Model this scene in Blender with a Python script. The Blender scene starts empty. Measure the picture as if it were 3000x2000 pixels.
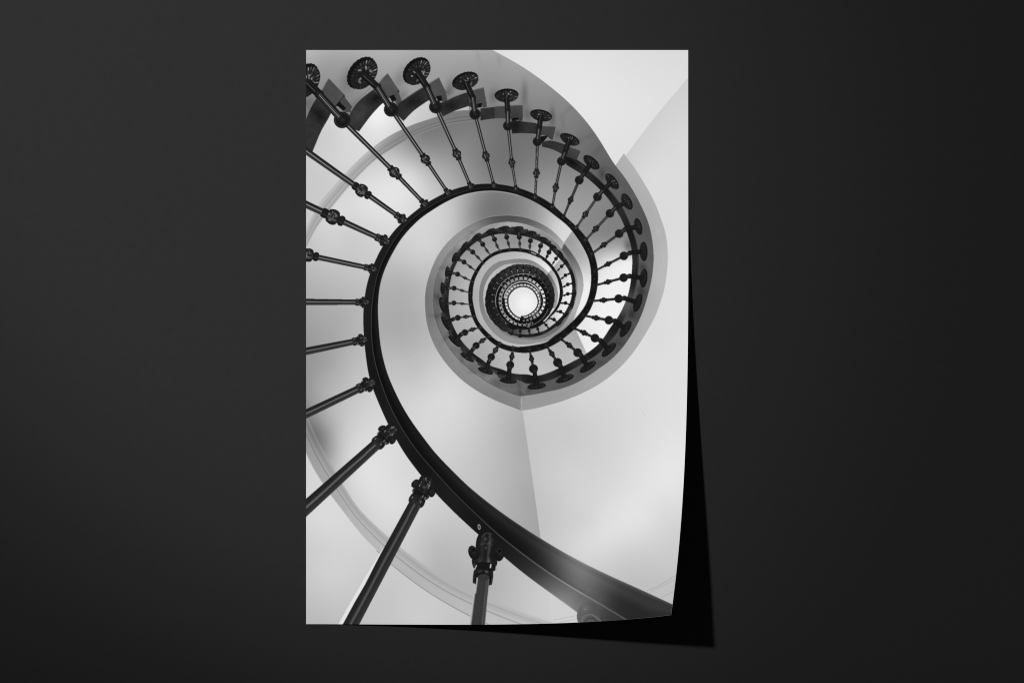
import bpy, math
import numpy as np
from mathutils import Vector

# ================================================================ camera, world, light, exposure
scene = bpy.context.scene
U = 0.0005                                     # one drawing unit in metres (0.5 mm)
cd = bpy.data.cameras.new("Camera"); cam = bpy.data.objects.new("Camera", cd)
scene.collection.objects.link(cam); scene.camera = cam
CAM_D = 8663*U
cam.location = (0, -CAM_D, 1.5); cam.rotation_euler = (math.radians(90), 0, 0)
cd.sensor_width = 36; cd.lens = 36*CAM_D/(3000*U); cd.clip_start = .05; cd.clip_end = 100
w = bpy.data.worlds.new("World"); scene.world = w; w.use_nodes = True
w.node_tree.nodes["Background"].inputs[0].default_value = (1, 1, 1, 1)
w.node_tree.nodes["Background"].inputs[1].default_value = .07
LPOS = Vector((-2.38, -6, 3.37))               # two focused studio lamps on one stand, up and to the left of the camera
LR = .13
LAMPS = (((-.5397, 0, 1.781), .1745, .9005, 1.0), ((.3321, 0, 2.3934), .2502, .7183, .438))
for aim, half, e36, blend in LAMPS:
    ld = bpy.data.lights.new("spot_lamp", 'SPOT'); lo = bpy.data.objects.new("spot_lamp", ld); scene.collection.objects.link(lo)
    lo.location = LPOS; lo.rotation_euler = (Vector(aim)-LPOS).to_track_quat('-Z', 'Y').to_euler()
    ld.spot_size = 2*half; ld.spot_blend = blend; ld.shadow_soft_size = LR
    ld.energy = e36*36*4*math.pi*math.pi
    ld.color = (1, 1, 1)
scene.cycles.filter_width = 1.05
vs = scene.view_settings
vs.view_transform = 'Standard'; vs.look = 'None'; vs.exposure = 0; vs.gamma = 1; vs.use_curve_mapping = False
scene.display_settings.display_device = 'sRGB'

# ================================================================ materials
def mat(name):
    m = bpy.data.materials.new(name); m.use_nodes = True
    return m, m.node_tree, m.node_tree.nodes["Principled BSDF"]
M_wall, nt, p = mat("dark_painted_plaster")
tc = nt.nodes.new('ShaderNodeTexCoord'); nz = nt.nodes.new('ShaderNodeTexNoise'); nz.inputs['Scale'].default_value = 90; nz.inputs['Detail'].default_value = 6
rp = nt.nodes.new('ShaderNodeValToRGB'); rp.color_ramp.elements[0].color = (.0182, .0182, .0182, 1); rp.color_ramp.elements[1].color = (.0218, .0218, .0218, 1)
bp = nt.nodes.new('ShaderNodeBump'); bp.inputs['Strength'].default_value = .04; bp.inputs['Distance'].default_value = .001
nt.links.new(tc.outputs['Object'], nz.inputs['Vector']); nt.links.new(nz.outputs[0], rp.inputs[0]); nt.links.new(rp.outputs[0], p.inputs['Base Color'])
nt.links.new(nz.outputs[0], bp.inputs['Height']); nt.links.new(bp.outputs[0], p.inputs['Normal'])
p.inputs['Roughness'].default_value = .9; p.inputs['Specular IOR Level'].default_value = .02
M_paper, nt, p = mat("white_paper")
nz = nt.nodes.new('ShaderNodeTexNoise'); nz.inputs['Scale'].default_value = 900; bp = nt.nodes.new('ShaderNodeBump'); bp.inputs['Strength'].default_value = .05; bp.inputs['Distance'].default_value = .0002
nt.links.new(nz.outputs[0], bp.inputs['Height']); nt.links.new(bp.outputs[0], p.inputs['Normal'])
p.inputs['Base Color'].default_value = (.72, .72, .72, 1); p.inputs['Roughness'].default_value = .7; p.inputs['Specular IOR Level'].default_value = .2
M_print, nt, p = mat("lamp_evened_print_on_matt_paper")
at = nt.nodes.new('ShaderNodeAttribute'); at.attribute_name = "ink_lamp_evened"; at.attribute_type = 'GEOMETRY'  # print tones with the lamps' fall-off and curl shading divided out
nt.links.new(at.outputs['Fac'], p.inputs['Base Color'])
p.inputs['Roughness'].default_value = .8; p.inputs['Specular IOR Level'].default_value = 0

# ================================================================ the wall
me = bpy.data.meshes.new("wall")
me.from_pydata([(-6, 0, -3), (6, 0, -3), (6, 0, 6), (-6, 0, 6), (-6, .12, -3), (6, .12, -3), (6, .12, 6), (-6, .12, 6)], [],
               [(0, 1, 2, 3), (5, 4, 7, 6), (4, 0, 3, 7), (1, 5, 6, 2), (3, 2, 6, 7), (4, 5, 1, 0)])
me.materials.append(M_wall)
wall = bpy.data.objects.new("wall", me); scene.collection.objects.link(wall)
wall["kind"] = "structure"; wall["label"] = "smooth dark charcoal wall behind the hanging print"; wall["category"] = "wall"

# ---------------------------------------------------------------- printed picture
# The print on the sheet is drawn here as tones (0-255) on a grid; drawing units: 1 unit = 0.5 mm of wall.
PX0, PX1, PY0, PY1 = 897.0, 2016.0, 147.5, 1826.5
K = 1.5
CX0, CY0 = 885.0, 135.0
CW, CH = int(1146*K)//2*2, int(1706*K)//2*2
T = np.zeros((CH, CW), np.float32)
ID = np.zeros((CH, CW), np.int16)
XX = (CX0 + (np.arange(CW)+.5)/K).astype(np.float32)
YY = (CY0 + (np.arange(CH)+.5)/K).astype(np.float32)
def conv(ox, oy, s):
    return lambda *p: np.array([(ox+x*s, oy+y*s) for x, y in p], float)
Z1 = conv(880, 130, .38265); Z2 = conv(1450, 130, .38265)
Z3 = conv(880, 700, .2551); Z4 = conv(1230, 640, .2551); Z5 = conv(1600, 640, .2551)
Z6 = conv(1230, 900, .2551); Z7 = conv(1600, 860, .2551); Z8 = conv(880, 1050, .2551)
Z9 = conv(880, 1430, .28699); Z10 = conv(1280, 1380, .28699); Z11 = conv(1680, 1480, .28699)
Z12 = conv(1420, 760, .15306); Z13 = conv(1480, 620, .15306); Z14 = conv(1360, 820, .15306); Z17 = conv(1120, 520, .12755)

def smooth(P, n=8):
    P = np.asarray(P, float)
    Q = np.vstack([2*P[0]-P[1], P, 2*P[-1]-P[-2]])
    t = np.linspace(0, 1, n, endpoint=False)[:, None]
    out = []
    for i in range(1, len(Q)-2):
        a, b, c, d = Q[i-1], Q[i], Q[i+1], Q[i+2]
        out.append(.5*((2*b)+(c-a)*t+(2*a-5*b+4*c-d)*t*t+(3*b-a-3*c+d)*t**3))
    out.append(P[-1:])
    return np.vstack(out)

def tps(pts, reg=.08):
    P = np.array([(p[0], p[1]) for p in pts], float)/100; v = np.array([p[2] for p in pts], float)
    def U(r2): return np.where(r2 > 0, .5*r2*np.log(np.maximum(r2, 1e-12)), 0)
    n = len(P); D = ((P[:, None]-P[None])**2).sum(2)
    A = np.zeros((n+3, n+3)); A[:n, :n] = U(D)+np.eye(n)*reg; A[:n, n] = 1; A[:n, n+1:] = P; A[n, :n] = 1; A[n+1:, :n] = P.T
    w = np.linalg.solve(A, np.r_[v, 0, 0, 0])
    st = 12
    gx = np.arange(CX0-st, CX0+CW/K+2*st, st); gy = np.arange(CY0-st, CY0+CH/K+2*st, st)
    G = np.stack(np.meshgrid(gx, gy), -1).reshape(-1, 2)/100
    d = ((G[:, None]-P[None])**2).sum(2)
    f = (U(d)@w[:n]+w[n]+G@w[n+1:]).reshape(len(gy), len(gx))
    f = np.clip(f, v.min(), v.max())
    cx = (XX-gx[0])/st; ix = cx.astype(int); fx = cx-ix
    cy = (YY-gy[0])/st; iy = cy.astype(int); fy = (cy-iy)[:, None]
    r = f[:, ix]*(1-fx)+f[:, ix+1]*fx
    return (r[iy]*(1-fy)+r[iy+1]*fy).astype(np.float32)

def pmask(P):
    P = np.asarray(P, float)
    x0 = max(0, int((P[:, 0].min()-CX0)*K)-1); x1 = min(CW, int((P[:, 0].max()-CX0)*K)+2)
    y0 = max(0, int((P[:, 1].min()-CY0)*K)-1); y1 = min(CH, int((P[:, 1].max()-CY0)*K)+2)
    if x1 <= x0 or y1 <= y0: return None
    Tg = np.zeros((y1-y0, x1-x0+1), np.int32)
    Q = (P-[CX0, CY0])*K-.5; N = np.roll(Q, -1, 0)
    for (ax, ay), (bx, by) in zip(Q, N):
        if ay == by: continue
        if ay > by: ax, ay, bx, by = bx, by, ax, ay
        r = np.arange(max(y0, int(np.ceil(ay))), min(y1, int(np.ceil(by))))
        if len(r) == 0: continue
        c = np.ceil(ax+(r-ay)*(bx-ax)/(by-ay)).astype(int)
        c = np.clip(c, x0, x1)-x0
        Tg[r-y0, c] += 1
    m = (np.cumsum(Tg, 1)[:, :-1] % 2).astype(bool)
    return slice(y0, y1), slice(x0, x1), m

def fill(P, v, i=None, a=1.):
    r = pmask(P)
    if r is None: return
    sy, sx, m = r
    t = T[sy, sx]
    if isinstance(v, np.ndarray): v = v[sy, sx][m]
    elif callable(v): v = v(np.broadcast_to(XX[None, sx], m.shape)[m], np.broadcast_to(YY[sy, None], m.shape)[m])
    t[m] = t[m]*(1-a)+v*a
    if i is not None: ID[sy, sx][m] = i

def strip(L, R, fn, i=None, a=1.):
    """ribbon between two polylines; fn(u along 0..1, v across -1..1, x, y) gives the tone"""
    L = (np.asarray(L, float)-[CX0, CY0])*K-.5; R = (np.asarray(R, float)-[CX0, CY0])*K-.5; n = len(L)
    for k in range(n-1):
        q = ((L[k], k, -1), (R[k], k, 1), (L[k+1], k+1, -1), (R[k+1], k+1, 1))
        for tri in ((0, 1, 2), (2, 1, 3)):
            (p0, u0, v0), (p1, u1, v1), (p2, u2, v2) = (q[j] for j in tri)
            xs = (p0[0], p1[0], p2[0]); ys = (p0[1], p1[1], p2[1])
            x0 = max(0, int(np.floor(min(xs)))); x1 = min(CW, int(np.ceil(max(xs)))+1)
            y0 = max(0, int(np.floor(min(ys)))); y1 = min(CH, int(np.ceil(max(ys)))+1)
            if x1 <= x0 or y1 <= y0: continue
            d = (p1[0]-p0[0])*(p2[1]-p0[1])-(p2[0]-p0[0])*(p1[1]-p0[1])
            if abs(d) < 1e-9: continue
            gx = np.arange(x0, x1)[None]-p0[0]; gy = np.arange(y0, y1)[:, None]-p0[1]
            b1 = (gx*(p2[1]-p0[1])-(p2[0]-p0[0])*gy)/d; b2 = ((p1[0]-p0[0])*gy-gx*(p1[1]-p0[1]))/d
            m = (b1 >= -1e-6) & (b2 >= -1e-6) & (b1+b2 <= 1+1e-6)
            if not m.any(): continue
            u = (u0+b1*(u1-u0)+b2*(u2-u0))[m]/(n-1); v = (v0+b1*(v1-v0)+b2*(v2-v0))[m]
            X = np.broadcast_to(XX[None, x0:x1], m.shape)[m]; Y = np.broadcast_to(YY[y0:y1, None], m.shape)[m]
            t = T[y0:y1, x0:x1]; t[m] = t[m]*(1-a)+fn(u, v, X, Y)*a
            if i is not None: ID[y0:y1, x0:x1][m] = i

def offs(P, w):
    d = np.gradient(P, axis=0); d /= np.maximum(np.hypot(*d.T), 1e-9)[:, None]
    w = np.asarray(w)*np.ones(len(P))
    return P+np.stack([-d[:, 1], d[:, 0]], 1)*w[:, None]
def line(P, w, v, a=1., i=None):
    P = np.asarray(P, float)
    f = v if callable(v) else (lambda u, q, x, y: v+0*u)
    strip(offs(P, -np.asarray(w)/2), offs(P, np.asarray(w)/2), f, i, a)
def ell(c, a, b, ang=0, n=40):
    t = np.linspace(0, 2*np.pi, n, endpoint=False); r = np.radians(ang)
    x = a*np.cos(t); y = b*np.sin(t)
    return np.stack([c[0]+x*np.cos(r)-y*np.sin(r), c[1]+x*np.sin(r)+y*np.cos(r)], 1)
def blob(c, sx, sy, ang, amt, ids=None):
    """soft lighter or darker patch in the printed tones"""
    m = 3.2*max(sx, sy)
    x0 = max(0, int((c[0]-m-CX0)*K)); x1 = min(CW, int((c[0]+m-CX0)*K)); y0 = max(0, int((c[1]-m-CY0)*K)); y1 = min(CH, int((c[1]+m-CY0)*K))
    if x1 <= x0 or y1 <= y0: return
    r = np.radians(ang); dx = XX[None, x0:x1]-c[0]; dy = YY[y0:y1, None]-c[1]
    p = dx*np.cos(r)+dy*np.sin(r); q = -dx*np.sin(r)+dy*np.cos(r)
    g = amt*np.exp(-.5*((p/sx)**2+(q/sy)**2))
    if ids is not None: g = g*np.isin(ID[y0:y1, x0:x1], ids)
    T[y0:y1, x0:x1] += g
def gsm(P, k):
    P = np.asarray(P, float); w = np.exp(-.5*(np.arange(-3*k, 3*k+1)/k)**2); w /= w.sum()
    e = 3*k; pad = V([2*P[0]-P[e:0:-1], P, 2*P[-1]-P[-2:-e-2:-1]])
    return np.stack([np.convolve(pad[:, j], w, 'valid') for j in (0, 1)], 1)
V = np.vstack
CC = np.array([1535., 880.])
class Curve:
    """a spiral edge as radius over unwrapped angle (degrees, clockwise on the sheet)"""
    def __init__(s, P, start, sm=True, corners=(), sg=2.2):
        P = smooth(P, 6) if sm else np.asarray(P, float)
        d = P-CC; a = np.degrees(np.unwrap(np.arctan2(d[:, 1], d[:, 0])))
        a += round((start-a[0])/360)*360
        r = np.hypot(*d.T); k = [0]
        for j in range(1, len(a)):
            if a[j] > a[k[-1]]+.05: k.append(j)
        s.a, s.r = a[k], r[k]
        if sg:
            cs = [s.a[0]]+[c for c in corners]+[s.a[-1]]; A = []; R = []
            for c0, c1 in zip(cs[:-1], cs[1:]):
                g = np.arange(c0+.01, c1-.01, .25); rr = np.interp(g, s.a, s.r); n = int(3*sg/.25)
                if len(g) <= n+2: A.append(g); R.append(rr); continue
                w = np.exp(-.5*((np.arange(-n, n+1)*.25)/sg)**2); w /= w.sum()
                pad = np.r_[2*rr[0]-rr[n:0:-1], rr, 2*rr[-1]-rr[-2:-n-2:-1]]
                A.append(g); R.append(np.convolve(pad, w, 'valid'))
            s.a, s.r = np.concatenate(A), np.concatenate(R)
    def __call__(s, ph):
        ph = np.asarray(ph, float); r = np.interp(ph, s.a, s.r); t = np.radians(ph)
        return CC+np.stack([r*np.cos(t), r*np.sin(t)], -1)
def ribbon(A, B, a0, a1, fn, i=None, step=1.):
    ph = np.arange(a0, a1+step/2, step)
    if isinstance(fn, np.ndarray):
        for q in np.arange(a0, a1, 24.):
            ph = np.arange(q, min(q+24.5, a1)+.01, .5); fill(np.vstack([A(ph), B(ph)[::-1]]), fn, i)
    else: strip(A(ph), B(ph), fn, i)
far = lambda *ang: np.array([CC+2200*np.array([np.cos(np.radians(t)), np.sin(np.radians(t))]) for t in ang])

# ---- edges of the spiral
HO = Curve(V([Z10((1800,1720),(1460,1450),(1150,1230),(1000,1120),(850,1010),(700,880),(440,655),(300,530),(0,235)),
  Z8((1220,1120),(1110,935),(1000,735),(845,375),(785,185)), Z3((742,1250),(727,1050),(722,880),(728,790),(745,620),(775,480),(800,400),(850,275),(940,90)),
  Z17((130,1420),(280,1215),(560,940),(870,690),(1060,560),(1400,380),(1580,295),(1950,190),(2350,145)), Z1((1520,1070)),
  Z2((20,1072),(150,1092),(290,1140),(430,1220),(530,1310),(600,1372)), Z5((385,130),(440,190),(480,250),(530,350),(565,450),(590,560),(597,660),(592,760),(575,860),(545,960),(500,1060),(440,1150),(360,1240),(270,1320),(170,1400),(60,1465)),
  Z6((1400,492),(1300,515),(1200,524),(1100,515),(1000,495),(900,455),(800,385),(700,280),(640,195),(600,110)),
  Z4((565,1000),(555,900),(560,800),(580,720),(605,655),(650,572),(720,485),(790,425),(850,388),(940,357),(1040,343),(1150,343),(1270,365),(1340,395),(1430,450),(1510,520)),
  Z5((10,480),(60,525),(110,590),(150,660),(180,740),(193,820),(190,900),(170,960),(150,1010),(110,1070),(50,1130)),
  Z12((1176,1190),(1100,1245),(1000,1300),(850,1337),(700,1342),(550,1310),(400,1230),(300,1130),(230,1000),(200,850),(205,700),(240,560),(310,430),(400,330),(500,270),(600,240),(720,232))]), 65)
HG = Curve(V([Z11((900,1380),(540,1160),(400,1070),(200,950)), Z10((1568,1300),(1400,1190),(1200,1070),(1000,930),(800,780),(600,620),(400,430),(200,240)),
  Z8((1400,1130),(1250,930),(1120,720),(1030,540),(950,340),(880,130)), Z3((905,1568),(850,1380),(825,1200),(815,1000),(818,850),(830,700),(850,580),(880,430),(930,290),(990,160),(1090,0)),
  Z17((210,1568),(300,1410),(500,1140),(600,1040),(900,790),(1200,610),(1500,460),(1800,350),(2100,270),(2350,240)), Z1((1500,1097)), Z2((0,1103),(100,1112),(200,1137),(300,1180),(400,1240))]), 65)
HI = Curve(V([Z11((1400,1170),(1008,1000),(800,900),(600,810),(400,725),(200,630)), Z10((1568,960),(1400,880),(1200,765),(1060,680),(900,580),(700,445),(550,335),(400,215),(300,130)),
  Z8((1568,1100),(1450,950),(1300,750),(1180,560),(1080,360),(1000,170)), Z3((960,1400),(925,1240),(905,1050),(893,850),(895,720),(905,600),(930,470),(975,340),(1040,200),(1110,80)),
  Z17((330,1568),(420,1435),(560,1260),(700,1110),(900,925),(1120,775),(1400,600),(1600,500),(1800,415),(2100,342),(2350,312)), Z1((1500,1122)),
  Z2((50,1128),(100,1135),(200,1160),(300,1205),(400,1265),(470,1320),(530,1365),(585,1420)), Z5((340,200),(400,290),(450,380),(485,460),(508,560),(515,660),(512,760),(495,860),(465,960),(420,1040),(350,1130),(270,1210),(180,1290),(90,1350)),
  Z6((1450,400),(1300,435),(1150,452),(1050,445),(950,415),(850,355),(770,280),(700,200),(650,110)),
  Z4((610,960),(607,880),(615,780),(640,690),(680,610),(730,530),(800,465),(880,420),(970,395),(1070,383),(1180,390),(1280,415),(1370,455),(1450,510),(1510,575)),
  Z5((60,580),(110,650),(140,730),(155,820),(150,900),(130,980),(90,1050),(40,1110)), Z12((1150,1180),(1000,1250),(850,1285),(700,1283),(550,1250),(430,1180),(330,1080),(265,960),(235,830),(240,700),(270,580),(330,470),(410,380),(500,320),(600,290),(720,280))]), 65)
E = Curve(V([far(200,225), Z2((-800,-250),(-600,-185),(-400,-118),(-200,-40),(-25,45),(60,90),(180,155),(300,235),(420,325),(540,425),(650,535),(750,660),(830,785),(905,915),(980,1000),(1050,1110),(1110,1220),(1160,1330)),
  Z5((1160,0),(1200,150),(1225,300),(1235,450),(1225,600),(1205,730),(1165,880)), Z7((1060,320),(960,500),(860,640),(740,760),(600,860),(450,965),(300,1045),(150,1095),(0,1125)),
  Z6((1300,1000),(1150,1020),(1050,985),(930,935),(800,870),(680,790),(560,700),(450,600),(350,480),(270,350),(210,220),(170,90)),
  Z4((158,900),(165,800),(190,680),(240,550),(310,430),(400,320),(500,230),(600,165),(700,115),(820,70),(950,47)), Z13((0,198),(150,205),(300,225),(450,265),(600,320),(750,395),(880,500),(990,610),(1075,722),(1085,730),(1180,850),(1260,980),(1330,1130),(1370,1280),(1385,1400)),
  Z5((345,900),(310,1020),(265,1110)), Z14((1400,1140),(1250,1140),(1100,1130),(900,1090),(700,990),(560,850),(440,690),(385,520),(368,400),(366,270)), Z4((742,780),(775,705),(845,612),(940,548)), Z13((0,1010),(150,995),(320,985),(500,1010),(650,1090),(790,1218),(850,1300),(900,1400),(935,1500)),
  Z12((1330,820),(1290,950),(1220,1080))]), 200, False, (451.4,666.1,1031.8))
F = Curve(V([Z2((905,915),(980,833),(1050,920),(1120,1030),(1180,1130),(1240,1250)), Z5((1320,20),(1360,120),(1385,250),(1396,400),(1393,550),(1375,700),(1345,860),(1300,990)),
  Z7((1240,290),(1150,440),(1040,620),(920,770),(780,910),(620,1030),(480,1110),(300,1190),(150,1245),(0,1283)),
  Z6((1165,1183),(1050,1140),(900,1080),(750,1010),(600,920),(480,830),(350,700),(240,560),(150,400),(90,230)),
  Z4((60,1000),(60,880),(80,750),(120,620),(185,462),(283,314),(368,223),(517,106),(640,40),(745,-4)),
  Z13((0,78),(150,80),(300,100),(450,140),(600,190),(750,265),(880,350),(1000,460),(1080,545),(1128,603),(1135,620),(1230,740),(1330,880),(1420,1040),(1470,1180),(1495,1330),(1500,1450)),
  Z5((405,900),(350,1060),(300,1195)), Z6((1568,335)), Z14((1350,1210),(1200,1228),(1050,1228),(900,1205),(750,1150),(620,1060),(500,940),(410,820),(350,700),(310,580),(290,450),(287,330)),
  Z4((690,780),(715,695),(760,612),(830,540),(920,488)), Z13((0,935),(100,915),(200,905),(350,905),(480,925),(600,980),(700,1050),(800,1140),(832,1174),(837,1180),(900,1270),(960,1380),(1000,1500)),
  Z12((1405,640),(1400,750),(1375,850),(1330,950),(1250,1050),(1150,1150))]), 304, False, (304.2,451.4,665.4,1032.3))
SI = Curve(V([far(55,90,120,150,180,195), Z1((-300,1300),(45,830),(95,820),(160,660),(230,550),(330,600),(450,668),(520,560),(620,460),(720,520),(790,590),(860,510),(950,450),(1050,520),(1090,555),(1180,510),(1290,478),(1400,583),(1560,570)),
  Z2((125,575),(130,685),(250,680),(340,700),(360,785),(440,800),(540,850),(545,925),(640,980),(720,1035),(790,1100),(850,1160),(920,1260)),
  Z5((860,0),(920,150),(965,280),(985,400),(988,520),(975,680),(945,860),(900,980),(830,1120),(740,1240)), Z7((600,580),(470,680),(300,780),(150,850),(0,915)),
  Z6((1400,775),(1290,790),(1270,765),(1050,755),(950,710),(800,665),(720,600),(620,530),(500,410),(420,290),(370,180),(340,60)),
  Z4((335,860),(345,760),(370,640),(410,540),(460,450),(530,370),(620,290),(700,240),(800,200),(900,180),(960,175),(1100,195),(1200,202),(1300,235),(1400,275),(1500,340)),
  Z5((10,330),(60,370),(140,450),(210,520),(260,600),(290,700),(298,800),(290,900),(275,960),(240,1030),(190,1110),(120,1180)),
  Z12((1300,1250),(1180,1340),(1050,1390),(900,1420),(700,1430),(500,1400),(350,1330))]), 55, False)
SO = Curve(V([Z2((560,865),(640,910),(720,970),(800,1040),(870,1110),(930,1180),(1000,1290)), Z5((935,0),(990,130),(1040,280),(1060,400),(1060,560),(1040,720),(1010,850),(985,960),(950,1050),(890,1160)),
  Z7((830,430),(720,560),(600,690),(450,780),(300,870),(150,950),(0,1005)), Z6((1400,855),(1180,880),(1170,825),(900,800),(870,745),(670,650),(650,610),(500,520),(480,470),(360,350),(350,290),(275,200),(270,130)),
  Z4((250,950),(280,880),(275,760),(330,700),(335,600),(385,540),(390,460),(440,410),(470,330),(540,310),(590,240),(660,240),(710,180),(790,175),(860,125),(940,130),(1040,108),(1080,130),(1190,130),(1240,165),(1340,185),(1430,235),(1500,290)),
  Z5((60,320),(150,380),(230,470),(290,570),(330,680),(342,800),(335,900),(300,1020),(250,1090),(180,1180)),
  Z12((1568,1090),(1500,1200),(1400,1250),(1300,1330),(1150,1420),(1000,1470),(850,1490),(700,1480),(550,1450),(400,1390))]), 304, False)

def fld(*groups, reg=.08):
    p = []
    for z, l in groups:
        for x, y, v in l:
            q = z((x, y))[0]; p.append((q[0], q[1], v))
    return tps(p, reg)
ID_WALL, ID_SOFFIT, ID_TREAD, ID_RAIL, ID_CORNICE, ID_SKY, ID_COIL, ID_CORNICE_B = 0, 1, 2, 3, 4, 5, 6, 7
# ---- plaster wall seen beyond the stair
W0 = fld((Z2,[(100,60,0xe0),(300,100,0xe2),(700,200,0xe4),(1000,100,0xdf),(1300,80,0xdc),(1450,60,0xdb),(700,450,0xe6),(1000,500,0xe4),(900,800,0xe2),(1200,500,0xe2),(1450,250,0xde)]),
  (Z5,[(1500,100,0xdc),(1500,600,0xde),(1450,1000,0xdf),(1300,1400,0xdd)]), (Z7,[(1500,500,0xe0),(1200,700,0xdf),(1000,900,0xdd),(700,1200,0xd7),(400,1250,0xd4),(1500,1300,0xe1),(300,1500,0xcb),(0,1400,0xca),(1000,1500,0xda)]),
  (Z11,[(940,-280,0xe8),(350,290,0xe2),(70,400,0xdc),(400,-280,0xd8),(-100,-280,0xd0),(700,150,0xe4)]),
  (Z10,[(1000,200,0xc4),(1100,500,0xc4),(1300,300,0xcc),(1500,500,0xd2),(1450,750,0xd6)]), (Z11,[(0,0,0xd2),(300,450,0xda),(900,100,0xdc),(500,500,0xd0),(700,700,0xc4),(900,600,0xca),(1000,300,0xd2),(1000,850,0xc2)]))
fill([(880,130),(2040,130),(2040,1850),(880,1850)], W0, ID_WALL)
W0b = fld((Z2,[(1480,300,0xd0),(1250,600,0xd2),(1050,830,0xd0),(1400,700,0xd8),(1200,1000,0xdc),(1450,1100,0xdc),(1350,1400,0xdc)]), (Z5,[(1500,400,0xde),(1450,1000,0xdf),(1300,1400,0xdd)]))
fill(V([Z2((1500,236),(1474,266),(1355,405),(1236,548),(1120,696),(1004,850),(985,833)), Z2((1100,1200),(1330,1568),(1330,2200),(1600,2200),(1600,250))]), W0b)
line(smooth(Z2((1490,247),(1355,405),(1236,548),(1120,696),(1008,846))), 1.5, 0xcc, .8)
# inner wall (left of the corner line)
W1 = fld((Z6,[(1130,1250,0xb2),(1180,1500,0xac),(900,1200,0xc0),(600,1100,0xd0),(300,1000,0xda),(100,1200,0xd8),(600,1400,0xcc),(0,700,0xb8),(120,700,0xca),(950,1450,0xba)]),
  (Z10,[(200,50,0xc8),(500,200,0xbe),(700,300,0xb4),(950,600,0xa6),(900,200,0xa8),(950,60,0xae)]), (Z3,[(1150,0,0xd0),(1300,200,0xcc),(1500,100,0xd4),(1100,450,0xb4),(1300,600,0xae),(1000,850,0xac),(1250,900,0xaa),(1350,700,0xb8),(1100,1100,0xaa),(1400,1150,0xb4),(1100,1450,0xc0),(1400,1450,0xc8)]),
  (Z1,[(1000,1350,0xd2),(1150,1300,0xd4),(1000,1500,0xd4),(1150,1400,0xce)]), (Z2,[(300,1260,0x98),(300,1330,0x9c),(400,1330,0xb8),(450,1400,0xd8)]), (Z13,[(500,100,0x8c),(700,160,0xa0),(900,300,0xc2),(1050,400,0xd4),(1100,550,0xda),(1200,400,0xd8)]), (Z17,[(2250,800,0x78),(2250,500,0x84),(1950,700,0xa0),(1950,500,0xa8),(1500,900,0xc2),(1200,1200,0xd0),(800,1450,0xd2),(1900,1000,0xa4),(1500,1350,0xc4)]), (Z2,[(30,1220,0x74),(60,1290,0x74),(180,1290,0x84)]), reg=.3)
fill(V([Z6((1165,1170),(1180,1190)), Z10((960,-30),(1000,250),(1058,680)), HI(np.arange(91, 120, 1.)), F(np.arange(480, 450, -1.))]), W1)
ribbon(HI, lambda p: F(p+360), 100, 304.8, W1)
# right part of the wall inside the first turn, beyond the corner line
W1b = fld((Z5,[(300,200,0xaa),(260,300,0xa6),(350,330,0xb4),(430,480,0xbe),(470,620,0xd0),(470,750,0xec),(450,850,0xf0),(400,980,0xf0),(330,1110,0xe4),(250,1200,0xb4),(100,1300,0xa4)]), (Z13,[(1220,560,0x92),(1300,600,0x98),(1300,750,0x9c),(1450,850,0xa8),(1420,950,0xb0),(1510,1200,0xd8),(1530,1400,0xea)]), (Z6,[(1500,360,0xb0),(1300,430,0xba),(1150,436,0xbc),(1000,400,0xb8),(850,320,0xb0),(680,60,0xb4)]),
  (Z4,[(640,900,0xaa),(650,750,0xb0),(720,600,0xb4),(850,480,0xb2),(1000,430,0xb0),(1150,425,0xb4),(1280,450,0xc0),(1400,520,0xd8)]), (Z13,[(0,850,0xb8),(300,850,0xc8),(600,930,0xe0),(780,1060,0xea),(850,1130,0xf0)]))
ribbon(HI, lambda p: F(p+360), 304.8, 671.6, W1b)
W1c = fld((Z13,[(870,1180,0xb0),(960,1300,0xb8),(1010,1450,0xd0),(1025,1560,0xe8)]), (Z12,[(1410,700,0xf0),(1400,820,0xe0),(1330,980,0xb8),(1200,1120,0x98)]))
ribbon(HI, lambda p: F(p+360), 671.6, 742, W1c)
line(F(np.arange(455, 628, 2.)), 3.0, 0xd2, .32)
line(F(np.arange(366, 440, 2.)), 3.0, 0xe8, .5); line(F(np.arange(702, 800, 2.)), 2.2, 0xf0, .6)
line(smooth(Z7((1095,1340),(1120,1370),(1150,1412))), 1.1, 0xc6, .8); line(Z7((1085,1325),(1100,1345)), .9, 0xd0, .7)
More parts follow.
